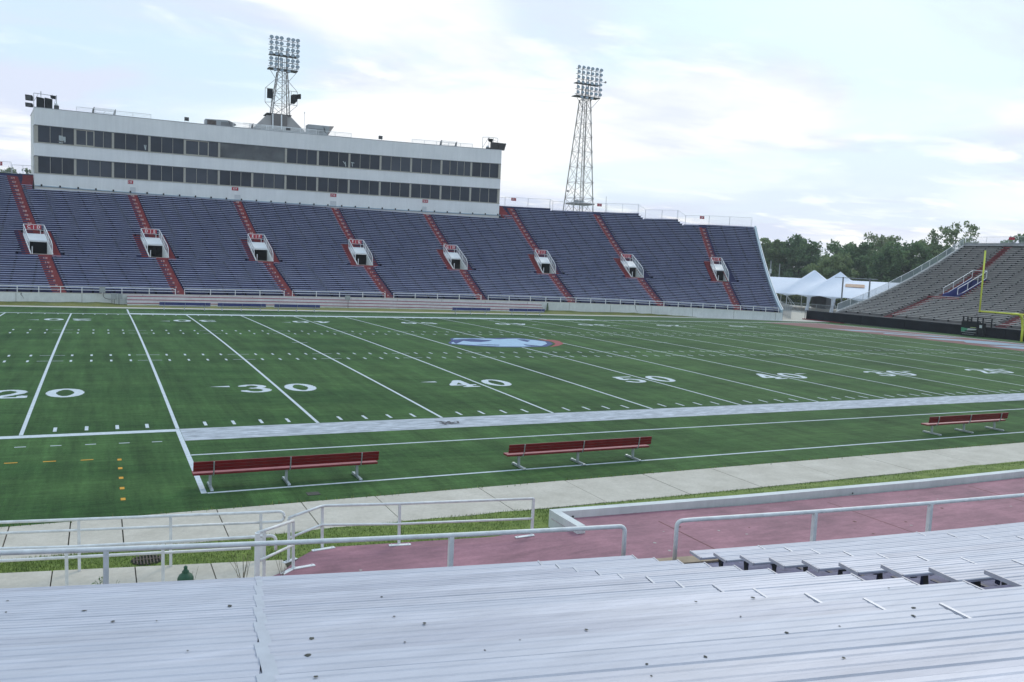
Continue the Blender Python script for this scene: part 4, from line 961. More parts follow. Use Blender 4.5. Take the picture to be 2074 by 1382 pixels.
# back, ends, roof
mb = MB(); DB = 7.5
lft = [(BX[0],Yb(BX[0])),( -5.55,Yb(BX[0])+DB)]; rgt = [(BX[-1],Yb(BX[-1])),(57.8,Yb(BX[-1])+DB)]
(xa,ya_),(xb_,yb_) = lft
def endwall(p0, p1, s):
    X0 = p0[0]
    for za, zb, lo, hi in ((ZBS,ZLB,-.35,-.12),(ZLT,ZUB,.02,-.12),(ZUT,ZR,.02,0)):
        o = .25*s
        q = [(p0[0],p0[1],zc(za,X0)+lo),(p1[0],p1[1],zc(za,X0)+lo),(p1[0]+o,p1[1],zc(za,X0)+lo),(p0[0]+o,p0[1]+.26,zc(za,X0)+lo)]
        q += [(p0[0],p0[1],zc(zb,X0)+hi),(p1[0],p1[1],zc(zb,X0)+hi),(p1[0]+o,p1[1],zc(zb,X0)+hi),(p0[0]+o,p0[1]+.26,zc(zb,X0)+hi)]
        mb.hexa(q)
    # solid walls behind the short corner windows
    for za, zb in ((ZLB,ZLT),(ZUB,ZUT)):
        t0 = .28; m0 = (p0[0]+(p1[0]-p0[0])*t0, p0[1]+(p1[1]-p0[1])*t0); o = .25*s
        q = [(m0[0],m0[1],zc(za,X0)-.12),(p1[0],p1[1],zc(za,X0)-.12),(p1[0]+o,p1[1],zc(za,X0)-.12),(m0[0]+o,m0[1],zc(za,X0)-.12)]
        q += [(m0[0],m0[1],zc(zb,X0)+.02),(p1[0],p1[1],zc(zb,X0)+.02),(p1[0]+o,p1[1],zc(zb,X0)+.02),(m0[0]+o,m0[1],zc(zb,X0)+.02)]
        mb.hexa(q)
endwall(lft[0], lft[1], 1); mb.build('end_wall', BOXW, pb); mb = MB(); endwall(rgt[0], rgt[1], -1); mb.build('end_wall', BOXW, pb)
for s, (p0, p1) in ((1,lft),(-1,rgt)):
    for za, zb in ((ZLB,ZLT),(ZUB,ZUT)):
        mb = MB(); X0 = p0[0]; m0 = (p0[0]+(p1[0]-p0[0])*.28, p0[1]+(p1[1]-p0[1])*.28)
        mb.quad((p0[0]+.1*s,p0[1]+.05,zc(za,X0)-.1),(m0[0]+.1*s,m0[1],zc(za,X0)-.1),(m0[0]+.1*s,m0[1],zc(zb,X0)),(p0[0]+.1*s,p0[1]+.05,zc(zb,X0))); mb.build('corner_pane', GLASS2, pb)
mb = MB(); mb.hexa([(rgt[1][0],rgt[1][1]-.2,11.5),(lft[1][0],lft[1][1]-.2,11.5),(lft[1][0],lft[1][1],11.5),(rgt[1][0],rgt[1][1],11.5),(rgt[1][0],rgt[1][1]-.2,22.6),(lft[1][0],lft[1][1]-.2,21.5),(lft[1][0],lft[1][1],21.5),(rgt[1][0],rgt[1][1],22.6)]); mb.build('rear_wall', BOXW, pb)
mb = MB()
for a, b in zip(BX[:-1], BX[1:]): mb.quad((a,Yb(a)+.1,zc(ZR,a)-.04),(b,Yb(b)+.1,zc(ZR,b)-.04),(b+ (b-26)*.03,97.0,zc(ZR,b)-.04),(a+(a-26)*.03,97.0,zc(ZR,a)-.04))
mb.build('roof', ROOF, pb)
mb = MB()
for a, b in zip(BX[:-1], BX[1:]):
    for z_ in (ZBS, ZUB):
        mb.quad((a,Yb(a)+.2,zc(z_,a)-.2),(b,Yb(b)+.2,zc(z_,b)-.2),(b,97.0,zc(z_,b)-.2),(a,97.0,zc(z_,a)-.2))
mb.build('floor_slabs', ROOF, pb)
# windows
for fl, (zb, zt) in enumerate(((ZLB,ZLT),(ZUB,ZUT))):
    for k in range(14):
        a, b = BX[k], BX[k+1]
        if fl == 1 and k == 6: continue
        big = (fl == 1 and k == 5)
        if big: b = BX[7]
        pa = .40 if k == 0 else .135; pbw = .36 if k == 13 else .135
        mb = MB()
        def WP(x, dy, z): t = (x-a)/(b-a); return (x, Yb(a)*(1-t)+Yb(b)*t+dy, z)
        def wq(mb, x0, x1, z0f, z1f, dy0, dy1, mi=0):
            mb.hexa([WP(x0,dy0,z0f(x0)),WP(x1,dy0,z0f(x1)),WP(x1,dy1,z0f(x1)),WP(x0,dy1,z0f(x0)),WP(x0,dy0,z1f(x0)),WP(x1,dy0,z1f(x1)),WP(x1,dy1,z1f(x1)),WP(x0,dy1,z1f(x0))], mi)
        zb_f = lambda x: zc(zb,x)-.005; zt_f = lambda x: zc(zt,x)-.055
        wq(mb, a, a+pa, zb_f, zt_f, .02, .2); wq(mb, b-pbw, b, zb_f, zt_f, .02, .2)
        if not big:
            nm = 3
            if fl == 1 and k == 1: cuts = [.29,.50,.76]
            elif fl == 1 and k == 4: cuts = [.40,.70]
            elif fl == 1 and k == 12: cuts = [.27,.53,.78]
            else: cuts = [1/3, 2/3]
            for c in cuts:
                x = a+pa+(b-pbw-a-pa)*c; wq(mb, x-.024, x+.024, zb_f, zt_f, .03, .18)
            if fl == 1 and k in (1, 4): 
                for c0, c1 in ((0,.29),(.29,.5)) if k == 1 else ((0,.4),(.4,.7)):
                    x0 = a+pa+(b-pbw-a-pa)*c0; x1 = a+pa+(b-pbw-a-pa)*c1
                    wq(mb, x0, x1, lambda x: zc(zt,x)-.16, lambda x: zc(zt,x)-.06, .04, .12); wq(mb, x0, x1, lambda x: zc(zb,x), lambda x: zc(zb,x)+.10, .04, .12); wq(mb, x1-.09, x1, zb_f, zt_f, .04, .13)
        wf = mb.build('window', BEIGE, pb)
        mb = MB(); wq(mb, a+pa-.02, b-pbw+.02, zb_f, zt_f, .12, .15); mb.build('panes', GLASS2 if big else random.choice([GLASS, GLASS, mat('tinted_glass_b', (0.030,0.040,0.058), .10, spec=.3, col2=(0.05,0.062,0.082), scale=.5), mat('tinted_glass_c', (0.017,0.023,0.034), .12, spec=.22, col2=(0.03,0.038,0.055), scale=.6)]), wf)
        if big:
            mb = MB()
            for c in (.26,.50,.52,.76): x = a+(b-a)*c; wq(mb, x-.015, x+.015, zb_f, zt_f, .10, .125)
            mb.build('glazing_bars', DKGREY, wf)
# pale things seen just inside the glass
mb = MB()
for x0, x1, z0, z1 in ((-3.0,-1.75,17.65,18.55),(-3.5,-3.0,17.95,18.5),(-1.75,-1.45,17.8,18.45)): mb.box(x0, x1, Yb(-2)+.085, Yb(-2)+.112, z0, z1)
for k in range(5): mb.bar((-2.9+.25*k,Yb(-2)+.07,17.75+.1*(k%2)),(-2.6+.25*k,Yb(-2)+.07,17.95-.1*(k%2)), .02, .12, 1)
for (a, b, c, d) in ((33.15,18.9,33.5,18.5),(33.45,18.85,33.55,18.2),(34.3,18.85,34.75,18.8),(34.45,18.85,34.5,18.3),(7.35,18.5,7.5,17.9),(7.55,18.5,7.5,17.9)): mb.bar((a,Yb(a)+.1,b),(c,Yb(c)+.1,d), .02, .10)
mb.build('furniture_behind_glass', [mat('pale_furniture', (0.42,0.46,0.46), .7), DKGREY], pb)
# plates on the wall above the aisles
for i, l in ((1,'D E'),(2,'E F'),(3,'F G'),(4,'G H')):
    c = lin(UP[i], 50); small_sign(c-.15, Yb(c)-.02, zc(ZLB,c)-.42, l, pb)
mb = MB()
for i in (1,2,3,4):
    c = lin(UP[i], 50); mb.box(c-.55, c+.55, Yb(c)-.02, Yb(c)-.003, zc(ZBS,c)-.1, zc(ZBS,c)+.75)
mb.build('pale_panel', mat('fresh_panel', (0.56,0.57,0.585), .6), pb)
# roof railings
def roofrail(x0, x1, dy, h, n):
    mb = MB(); xs = [x0+(x1-x0)*k/n for k in range(n+1)]
    for x in xs: mb.bar((x,Yb(x)+dy,zc(ZR,x)-.05),(x,Yb(x)+dy,zc(ZR,x)+h), .05, .05)
    for f in (1,): mb.tube([(x,Yb(x)+dy,zc(ZR,x)+h) for x in xs], .035, 6)
    for f in (.74,.48,.24): mb.tube([(x,Yb(x)+dy,zc(ZR,x)+h*f) for x in xs], .016, 5)
    if n == 7:
        for f in (.3,.55,.8,1.05,1.3): mb.tube([(x,Yb(x)+dy+1.2,zc(ZR,x)+h*f) for x in xs[1:6]], .03, 5)
        for x in xs[1:6]: mb.bar((x,Yb(x)+dy+1.2,zc(ZR,x)-.05),(x,Yb(x)+dy+1.2,zc(ZR,x)+h*1.3), .06, .06)
    mb.build('roof_railing', RAILW, pb)
roofrail(-.3, 8.15, .8, .68, 4); roofrail(18.3, 34.4, .8, .72, 7); roofrail(43.3, 52.5, .8, .66, 5)

# roof equipment
def spk(x, y, z0, z1, w_, label, name='loudspeaker', dep=.4, legs=True):
    t = thing(name, (x,y,z0), label, 'speaker'); mb = MB(); mb.hexa([(x-w_/2,y,z0),(x+w_/2,y,z0),(x+w_/2*.8,y+dep,z0+.05),(x-w_/2*.8,y+dep,z0+.05),(x-w_/2,y,z1),(x+w_/2,y,z1),(x+w_/2*.8,y+dep,z1-.05),(x-w_/2*.8,y+dep,z1-.05)]); mb.build('cabinet', BLACK, t)
    mb = MB(); mb.box(x-w_/2+.03, x+w_/2-.03, y-.015, y-.001, z0+.03, z1-.03); mb.build('grille', DKGREY, t)
    if legs:
        mb = MB(); [mb.bar((x+s*w_*.35,y+.2,z0-.16),(x+s*w_*.35,y+.2,z0+.02), .03, .03) for s in (-1,1)]; mb.build('bracket', GREYM, t)
spk(12.47,91.8,22.24,22.72,.56,'small black speaker alone on the press box roof left of the first air unit')
spk(38.72,91.9,22.62,23.1,.54,'small black speaker alone on the roof right of the central railing')
spk(25.47,91.45,22.42,22.72,.6,'small black speaker hung on the central roof railing', legs=False)
spk(-2.45,90.35,21.68,22.2,.55,'black speaker with white dome beside the big speaker stack', legs=False)
spk(55.0,90.2,22.5,22.9,.62,'black speaker with white dome left of the right-hand speaker cluster', legs=False)
for x, z, l in ((-2.45,22.2,'white rounded cover on top of the left roof speaker'),(55.0,22.9,'white rounded cover on top of the right roof speaker')):
    t = thing('dome_cover', (x,90.5,z), l, 'dome'); mb = MB(); mb.tube([(x,90.5,z),(x,90.5,z+.15),(x,90.5,z+.28),(x,90.5,z+.34)], [.24,.2,.1,.02], 10); mb.build('cover', WHITE, t, smooth=True)
t = thing('speaker_stack', (-3.7,90.1,21.6), 'pair of big black speaker cabinets on the left roof corner', 'speaker')
for x0, x1 in ((-4.56,-3.75),(-3.7,-2.93)): mb = MB(); mb.hexa([(x0,89.95,21.75),(x1,89.95,21.68),(x1,90.6,21.7),(x0,90.6,21.75),(x0,89.95,22.95),(x1,89.95,22.85),(x1,90.6,22.85),(x0,90.6,22.95)]); mb.build('cabinet', BLACK, t)
mb = MB()
for x in (-4.85,-4.1,-2.9,-2.45): mb.tube([(x,90.4,21.6),(x,90.4,23.45 if x > -4.8 else 23.4)], .035, 6)
mb.tube([(-4.85,90.4,23.4),(-2.4,90.4,23.32)], .035, 6); mb.tube([(-4.1,90.4,23.7),(-4.1,90.4,23.3)], .05, 6); mb.tube([(-4.85,90.4,22.4),(-4.4,90.4,23.3)], .02, 5); mb.tube([(-2.45,90.4,23.3),(-2.7,90.4,22.3)], .02, 5); mb.build('mounting_frame', GREYM, t)
mb = MB(); mb.hexa([(-3.05,90.0,22.95),(-2.55,90.0,22.88),(-2.55,90.3,22.9),(-2.95,90.3,22.95),(-3.1,90.0,23.3),(-2.5,90.0,23.28),(-2.5,90.3,23.25),(-3.0,90.3,23.28)]); mb.build('horn_box', BLACK, t)
t = thing('horn_cluster', (-5.3,90,21.6), 'twin flared horn speakers hanging off the left roof edge', 'speaker')
for z in (22.35, 21.6):
    mb = MB(); h = .68 if z > 22 else .5
    mb.hexa([(-5.68,89.7,z),(-5.0,89.75,z-.02),(-4.9,90.3,z+.1),(-5.3,90.3,z+.1),(-5.72,89.7,z+h),(-4.98,89.75,z+h-.02),(-4.9,90.3,z+h-.12),(-5.3,90.3,z+h-.12)]); hb = mb.build('horn', BLACK, t)
    mb = MB(); mb.box(-5.62,-5.08,89.69,89.705,z+.08,z+h-.1); mb.build('horn_mouth', DKGREY, hb)
t = thing('speaker_cluster', (56.4,90,22.6), 'large black speaker cabinets tilted on the right roof corner', 'speaker')
for a, b in ((55.4,56.42),(56.48,57.6)):
    mb = MB(); mb.hexa([(a,89.8,22.65),(b-.12,89.75,22.62),(b-.12,90.4,22.7),(a,90.4,22.7),(a-.02,89.6,23.62),(b+.08,89.55,23.68),(b+.05,90.4,23.8),(a,90.4,23.8)]); mb.build('cabinet', mat('cabinet_grey', (0.045,0.04,0.04), .7, var=.2), t)
mb = MB()
for x in (54.25,55.3,56.0,56.75): mb.tube([(x,90.7,22.4),(x,90.7,24.45)], .035, 6)
mb.tube([(54.25,90.7,24.4),(55.2,90.7,24.5),(56.75,90.7,24.5)], .035, 6); mb.tube([(54.3,90.7,22.9),(55.2,90.7,24.4)], .03, 6); mb.tube([(55.3,90.7,24.3),(56.7,90.7,24.0)], .025, 6); mb.build('mounting_frame', GREYM, t)
mb = MB(); mb.hexa([(55.1,90.2,23.75),(55.65,90.2,23.7),(55.6,90.6,23.9),(55.1,90.6,23.95),(55.0,90.1,24.1),(55.7,90.1,24.2),(55.7,90.6,24.3),(55.05,90.6,24.3)]); mb.build('horn_box', BLACK, t)
# stair heads (small dark framed hatches)
for x, l in ((2.7,'pair of dark steel hatch frames on the left roof rail'),(24-3.2,'dark steel hatch frame left of the tower base'),(48.9,'pair of dark steel hatch frames on the right roof rail')):
    t = thing('hatch_frame', (x,91.8,22), l, 'frame'); z = zc(ZR,x); y = Yb(x)+1.1
    for dx in ((-1.2,1.2) if x != 20.8 else (0,)):
        mb = MB(); mb.hexa([(x+dx-.15,y,z),(x+dx+.12,y,z),(x+dx+.12,y+.2,z),(x+dx-.15,y+.2,z),(x+dx-.02,y,z+.75),(x+dx+.2,y,z+.95),(x+dx+.2,y+.2,z+.95),(x+dx-.02,y+.2,z+.75)]); mb.build('side_frame', DKGREY, t)
    mb = MB()
    for h in (.3,.62,.85): mb.tube([(x-1.1,y+.1,z+h),(x+1.2,y+.1,z+h)], .018, 5)
    mb.tube([(x-.2,y+.1,z),(x+.2,y+.1,z+.55)], .02, 5); mb.build('rungs', GREYM, t)
# air units
t = thing('air_unit', (17,95,22.3), 'boxy rooftop air unit with louvres left of the tower base', 'air conditioner')
mb = MB(); mb.hexa([(15.0,94,22.1),(18.3,94,22.2),(18.3,95.6,22.2),(15.0,95.6,22.1),(15.0,94,23.1),(17.9,94,23.22),(17.9,95.6,23.22),(15.0,95.6,23.1)]); mb.build('housing', GREYM, t)
mb = MB(); mb.box(15.25,16.4,93.97,93.995,22.25,23.0); mb.build('open_side', mat('rusty_inside', (0.11,0.09,0.08), .9, var=.4, scale=3), t)
mb = MB(); [mb.box(17.0,18.15,93.94,93.99,22.3+k*.12,22.34+k*.12) for k in range(6)]; mb.hexa([(18.3,94,22.45),(19.0,94,22.7),(19.0,95,22.7),(18.3,95,22.45),(18.0,94,23.2),(18.9,94,22.85),(18.9,95,22.85),(18.0,95,23.2)]); mb.build('louvres', mat('louvre', (0.2,0.2,0.21), .5), t)
t = thing('air_unit', (30.5,95,22.6), 'rooftop air unit with slanting hood right of the tower base', 'air conditioner')
mb = MB(); mb.hexa([(28.8,94.3,22.2),(31.5,94.3,22.4),(31.5,96,22.4),(28.8,96,22.2),(28.8,94.3,23.95),(31.9,94.3,24.0),(31.9,96,24.0),(28.8,96,23.95)]); mb.build('housing', GREYM, t)
mb = MB(); mb.hexa([(31.505,94.3,22.7),(31.7,94.3,22.75),(31.7,95.9,22.75),(31.505,95.9,22.7),(31.92,94.3,24.02),(32.5,94.3,24.05),(32.5,95.9,24.05),(31.92,95.9,24.02)]); mb.quad((31.0,94.27,23.9),(31.0,94.27,23.1),(31.5,94.27,22.9),(31.3,94.27,23.2),1); mb.build('hood', [mat('hood_tan', (0.36,0.31,0.29), .6), DKGREY], t)
mb = MB(); [mb.box(28.9,30.9,94.24,94.29,22.4+k*.14,22.44+k*.14) for k in range(8)]; mb.build('louvres', mat('louvre', (0.2,0.2,0.21), .5), t)

# ------------------------------------------------------------------ light towers
def lamp_proto():
    mb = MB(); mb.tube([(0,.38,0),(0,.30,0),(0,.06,0),(0,0,0)], [.06,.14,.27,.30], 14); o = mb.build('floodlight', LAMPB)
    mb = MB(); mb.tube([(0,-.012,0),(0,-.002,0)], .255, 14); g = mb.build('lens', LAMPG); g.parent = o
    mb = MB(); mb.bar((-.31,.12,0),(-.31,.12,-.05), .03, .03); mb.bar((.31,.12,0),(.31,.12,-.05), .03, .03); k = mb.build('yoke', STEEL); k.parent = o
    return o
LP0 = lamp_proto(); LP_USED = [False]
def lamp(parent, x, y, z, tilt):
    if not LP_USED[0]: o = LP0; LP_USED[0] = True
    else: o = copy_tree(LP0)
    o.parent = parent; o.location = V(x,y,z)-parent.location; o.rotation_euler = (R(tilt), 0, R(-12 + (8 if x < parent.location.x else -4)))
def tower(x0, y0, zb, zt, wb, wt, xt, head_z0, head_z1, hx0, hx1, label, nseg, xs6, wings=False):
    t = thing('light_tower', (x0,y0,0), label, 'light tower')
    def corner(s1, s2, z):
        f = (z-zb)/(zt-zb); h = (wb+(wt-wb)*f)/2; c = x0+(xt-x0)*f
        return V(c+s1*h, y0+s2*h*.9, z)
    for s1 in (-1,1):
        for s2 in (-1,1):
            mb = MB(); mb.bar(corner(s1,s2,zb), corner(s1,s2,zt), .13, .13); mb.build('leg', STEEL, t)
    zs = [zb+(zt-zb)*(1-(1-k/nseg)**1.15) for k in range(nseg+1)]
    mb = MB()
    for k in range(nseg):
        za, zb2 = zs[k], zs[k+1]
        for (a, b) in (((-1,-1),(1,-1)),((1,-1),(1,1)),((1,1),(-1,1)),((-1,1),(-1,-1))):
            mb.bar(corner(*a,za), corner(*b,zb2), .045, .045); mb.bar(corner(*b,za), corner(*a,zb2), .045, .045); mb.bar(corner(*a,zb2), corner(*b,zb2), .05, .05)
        for s1 in (-1,1): 
            p = corner(s1,-1,zb2); mb.box(p.x-.13, p.x+.13, p.y-.09, p.y-.07, p.z-.16, p.z+.16)
    mb.build('lattice_bracing', STEEL, t)
    mb = MB(); xl = corner(-1,-1,zt).lerp(corner(1,-1,zt), .55); mb.bar((xl.x,y0,zb),(xt,y0,zt+2), .10, .10); mb.bar((xl.x+.35,y0,zb),(xt+.3,y0,zt+2), .05, .05); 
    for k in range(int((zt-zb)/.6)): z = zb+.6*k; f = (z-zb)/(zt+2-zb); mb.bar((xl.x+(xt-xl.x)*f,y0,z),(xl.x+.35+(xt-xl.x)*f,y0,z), .03, .03)
    mb.build('ladder', STEEL, t)
    # head
    mb = MB(); yf_ = y0-.9; hw = hx1-hx0
    mb.box(hx0-.25, hx1+.1, yf_, yf_+1.6, head_z0-.62, head_z0-.50); mb.box(hx0-.1, hx1, yf_+.2, yf_+1.4, head_z0+(head_z1-head_z0)*.38, head_z0+(head_z1-head_z0)*.38+.1)
    mb.build('platform', mat('grating', (0.13,0.13,0.135), .6, var=.2), t)
    mb = MB()
    for j in range(6):
        z = head_z0+(head_z1-head_z0)*j/5-.28; mb.bar((hx0-.3+.0,yf_+.35,z),(hx1+.3,yf_+.35,z), .07, .07)
    for x in xs6: mb.bar((x,yf_+.4,head_z0-.6),(x,yf_+.4,head_z1+.05), .07, .07)
    for s in (-1,1):
        p = corner(s,-1,zt-1.5); mb.bar(p, (hx0-.2 if s < 0 else hx1+.1, yf_+.2, head_z0-.6), .06, .06); mb.bar((xt+s*.6,y0,zt-.2),(xt+s*.55,y0,head_z0+(head_z1-head_z0)*.6), .12, .12)
    mb.build('head_frame', STEEL, t)
    mb = MB()
    for s in (-1,1): mb.tube([(xt+s*.9,yf_+1.5,head_z0-.5),(xt+s*.9,yf_+1.5,head_z0+.6)], .03, 5)
    mb.tube([(hx0-.2,yf_-.02,head_z0+.35),(hx1+.1,yf_-.02,head_z0+.35)], .025, 5); mb.build('catwalk_rail', STEEL, t)
    for j in range(6):
        z = head_z0+(head_z1-head_z0)*j/5
        for x in xs6: lamp(t, x+random.uniform(-.03,.03), yf_-.05, z+random.uniform(-.02,.02), -random.uniform(14,24))
    for x in (xt-1.2, xt-.2, xt+.8): lamp(t, x, yf_-.05, head_z0-.75, -25)
    return t, corner
tA, cA = tower(26.5,103.5,25.8,32.5,2.6,1.35,26.75,33.35,37.2,24.9,28.8,'floodlight tower rising behind the middle of the press box',4,[24.98,25.72,26.42,27.38,28.1,28.8])
mb = MB()
for s in (-1,1):
    x = 26.6+s*2.35; xi = 26.6+s*.95
    for a, b in (((xi,31.2),(x,29.8)),((x,29.8),(xi,29.8)),((x,27.75),(xi,27.9)),((x,27.75),(xi,26.4)),((x,29.8),(x,27.75)),((x-s*.9,29.8),(x-s*.9,27.8))): mb.bar((a[0],103,a[1]),(b[0],103,b[1]), .06, .06)
mb.build('speaker_outriggers', STEEL, tA)
for s in (-1,1):
    mb = MB()
    if s < 0: mb.hexa([(24.45,102.6,28.3),(25.3,102.6,28.3),(25.2,103.2,28.4),(24.6,103.2,28.4),(24.45,102.6,29.68),(25.3,102.6,29.68),(25.2,103.2,29.6),(24.6,103.2,29.6)])
    else:
        mb.hexa([(27.95,102.9,27.95),(28.4,102.4,27.85),(29.0,103.0,28.5),(28.4,103.4,28.5),(27.95,102.9,29.15),(28.4,102.4,29.1),(29.0,103.0,29.45),(28.4,103.4,29.45)])
        for k in range(3): mb.tube([(28.9,102.9,28.85+.22*k),(29.45,102.8,28.95+.22*k)], [.12,.17], 8)
    mb.build('loudspeaker', BLACK, tA)
mb = MB()   # faceted base of the tower on the roof
mb.hexa([(22.35,101.0,23.55),(29.75,101.0,23.85),(29.75,104.5,23.85),(22.35,104.5,23.55),(24.35,101.8,25.72),(27.75,101.8,25.92),(27.75,104.5,25.92),(24.35,104.5,25.72)]); tb = mb.build('base_housing', PYR, tA)
mb = MB(); mb.box(24.3,27.9,101.6,104.6,25.93,26.05); mb.build('base_cap', DKGREY, tb)
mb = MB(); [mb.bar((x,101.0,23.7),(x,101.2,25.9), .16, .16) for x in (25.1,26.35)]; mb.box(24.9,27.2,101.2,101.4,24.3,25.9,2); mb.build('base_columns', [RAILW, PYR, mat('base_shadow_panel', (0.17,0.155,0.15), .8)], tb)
mb = MB(); mb.box(22.5,30.2,99.8,104.4,10,23.62); mb.build('base_shaft', ROOF, tb)
tB, cB = tower(76.4,99.5,0.0,34.0,5.9,1.45,76.85,35.0,39.15,74.8,79.25,'free-standing floodlight tower behind the right part of the grandstand',13,[74.9,75.78,76.65,77.52,78.4,79.25])
mb = MB(); mb.box(74.9,78.9,97.9,101,16.25,16.5); [mb.box(x-.3,x+.3,98.2,98.8,16.5,16.9,1) for x in (75.6,76.6)]; mb.build('service_platform', [STEEL, GREYM], tB)
mb = MB(); mb.tube([(79.4,98.7,37.2),(80.1,98.7,37.2)], .04, 6); mb.tube([(80.1,98.7,37.2),(80.1,98.4,37.2)], [.1,.2], 8); mb.tube([(74.5,99,18.6),(74.05,99,18.4)], .03, 6); mb.tube([(74.05,99,18.35),(74.05,98.8,18.35)], .18, 8); mb.build('side_lamp', STEEL, tB)
t = thing('antenna', (29.3,99,22.3), 'thin mast antenna on the roof right of the tower base', 'antenna'); mb = MB(); mb.tube([(29.25,99,22.3),(29.25,99,26.1)], .03, 5); mb.tube([(29.25,99,26.1),(29.25,99,26.35)], .07, 6); mb.build('mast', WHITE, t)
t = thing('antenna', (79.9,96,15), 'thin mast behind the rear fence right of the free-standing tower', 'antenna'); mb = MB(); mb.tube([(80.0,96,13.5),(80.0,96,17.6)], .035, 5); mb.tube([(80.0,96,17.6),(80.0,96,17.7)], .05, 6); mb.build('mast', GREYM, t)

# ------------------------------------------------------------------ far apron, kerb and lawn
def turf_edge(x): return float(np.interp(x, [-45,40,61,70,75,79,86], [56.0,56.0,55.6,54.4,53.0,51.6,50.65]))
mb = MB(); xs = list(np.arange(-45, 88, 2.5))
for a, b in zip(xs[:-1], xs[1:]):
    wv = 1.25
    mb.hexa([(a,turf_edge(a)-.06,-.05),(b,turf_edge(b)-.06,-.05),(b,turf_edge(b)+wv,-.05),(a,turf_edge(a)+wv,-.05),(a,turf_edge(a)-.06,.02),(b,turf_edge(b)-.06,.02),(b,turf_edge(b)+wv,.02),(a,turf_edge(a)+wv,.02)])
tag(mb.build('kerb_path', CONC_L), kind='structure')
mb = MB(); random.seed(8)
xs = list(np.arange(-45, 72, 1.0)); hz = [random.uniform(-.04,.05) for _ in xs]
for (a, ha), (b, hb) in zip(list(zip(xs, hz))[:-1], list(zip(xs, hz))[1:]):
    if a >= 69: continue
    g = lambda x, h: (.26+h)*min(1, max(0,(70-x)/8))*(1 if x < 3.6 or x > 49.5 else .35)
    y0a, y0b = turf_edge(a)+1.2, turf_edge(b)+1.2; y1a, y1b = Yf(max(a,-30))-.27, Yf(max(b,-30))-.27
    if y1a < y0a or y1b < y0b: continue
    mb.quad((a,y0a,.024),(b,y0b,.024),(b,(y0b+y1b)/2,.026+g(b,hb)*.6),(a,(y0a+y1a)/2,.026+g(a,ha)*.6)); mb.quad((a,(y0a+y1a)/2,.026+g(a,ha)*.6),(b,(y0b+y1b)/2,.026+g(b,hb)*.6),(b,y1b,.03+g(b,hb)),(a,y1a,.03+g(a,ha)))
tag(mb.build('far_lawn', GRASS_DRY), kind='structure')
mb = MB(); mb.poly([(66,56.2,.008),(72,54.5,.008),(78,52.8,.008),(86,51.4,.008),(125,51.4,.008),(125,100,.008),(96,90,.008),(80,54,.008),(70,57,.008)]); tag(mb.build('paved_yard', CONC), kind='structure')

# ------------------------------------------------------------------ goalpost
gp = thing('goalpost', (84.7,24.4,0), 'yellow goosenecked football goalpost at the end line', 'goalpost')
mb = MB(); mb.tube(smooth_path([(84.9,24.8,0),(84.9,24.8,2.0),(84.3,24.7,2.95),(82.4,24.45,2.95)], .9, 8), .115, 10); mb.build('gooseneck', YEL, gp, smooth=True)
mb = MB(); mb.tube([(82.3,21.3,2.98),(82.3,27.8,2.98)], .085, 10); mb.build('crossbar', YEL, gp, smooth=True)
for y in (21.4,27.72): mb = MB(); mb.tube([(82.3,y,2.98),(82.3,y,9.1)], .08, 10); mb.build('upright', YEL, gp, smooth=True)

# ------------------------------------------------------------------ padded fence
pf = thing('padded_fence', (86.4,40,0), 'long black padded fence in front of the end bleachers', 'fence')
for k, (y1, y0) in enumerate(zip(np.arange(54.86, 0, -3.05)[:-1], np.arange(54.86, 0, -3.05)[1:])):
    x = 86.25+.02*(k%2); 
    mb = MB(); mb.hexa([(x,y0+.012,.12),(x+.14,y0+.012,.12),(x+.14,y1-.012,.12),(x,y1-.012,.12),(x,y0+.012,1.22),(x+.14,y0+.012,1.22),(x+.14,y1-.012,1.22),(x,y1-.012,1.22)]); mb.build('pad', PAD, pf)
mb = MB(); [mb.tube([(86.5,y,0),(86.5,y,1.26)], .04, 6) for y in np.arange(55.3, 0, -3.05)]; mb.tube([(86.5,55.3,1.22),(86.5,0,1.22)], .03, 6); mb.build('posts', DKGREY, pf)
mb = MB(); mb.box(86.12,86.9,49.0,55.4,-.02,.11); mb.build('red_kerb', mat('kerb_red', (0.22,0.02,0.025), .8, var=.2), pf)
# black camera cart with a printed front
bc = thing('equipment_stand', (86,31,0), 'black boxed stand with a green and white printed front before the padded fence', 'stand')
mb = MB(); mb.box(85.65,86.15,30.1,32.0,.12,1.72); mb.build('cabinet', BLACK, bc)
mb = MB(); mb.box(85.7,86.1,29.5,30.05,.12,1.65); mb.build('side_cabinet', BLACK, bc)
mb = MB()
for a, b in (((85.7,31.85,1.7),(85.7,31.85,2.22)),((85.7,31.35,1.7),(85.7,31.35,2.2)),((85.7,30.9,1.7),(85.7,30.9,2.2)),((85.7,30.2,1.6),(85.7,30.2,2.25)),((85.7,29.6,1.5),(85.7,29.6,2.25)),((85.7,28.62,1.25),(85.7,28.62,2.2)),((85.7,31.95,2.2),(85.7,30.1,2.2)),((85.7,30.3,2.22),(85.7,28.4,2.18)),((85.7,29.6,1.78),(85.7,28.6,1.75)),((85.7,31.4,1.95),(85.7,30.9,1.9))): mb.bar(a, b, .11, .09)
mb.build('frame', BLACK, bc)
mb = MB(); x = 85.64; random.seed(6)
mb.quad((x,31.98,.62),(x,31.55,.58),(x,31.6,1.0),(x,31.98,1.02), 0)
for k in range(7):
    y = 31.6-.2*k; mb.quad((x-.003,y+.12,.70+.02*k),(x-.003,y-.10,.72+.02*k),(x-.003,y-.22,.98),(x-.003,y,.96), 1 if k > 1 else 0)
for k in range(3): y = 30.85-.2*k; mb.quad((x-.005,y+.12,1.04),(x-.005,y-.12,1.06),(x-.005,y-.2,1.14),(x-.005,y+.05,1.12), 2)
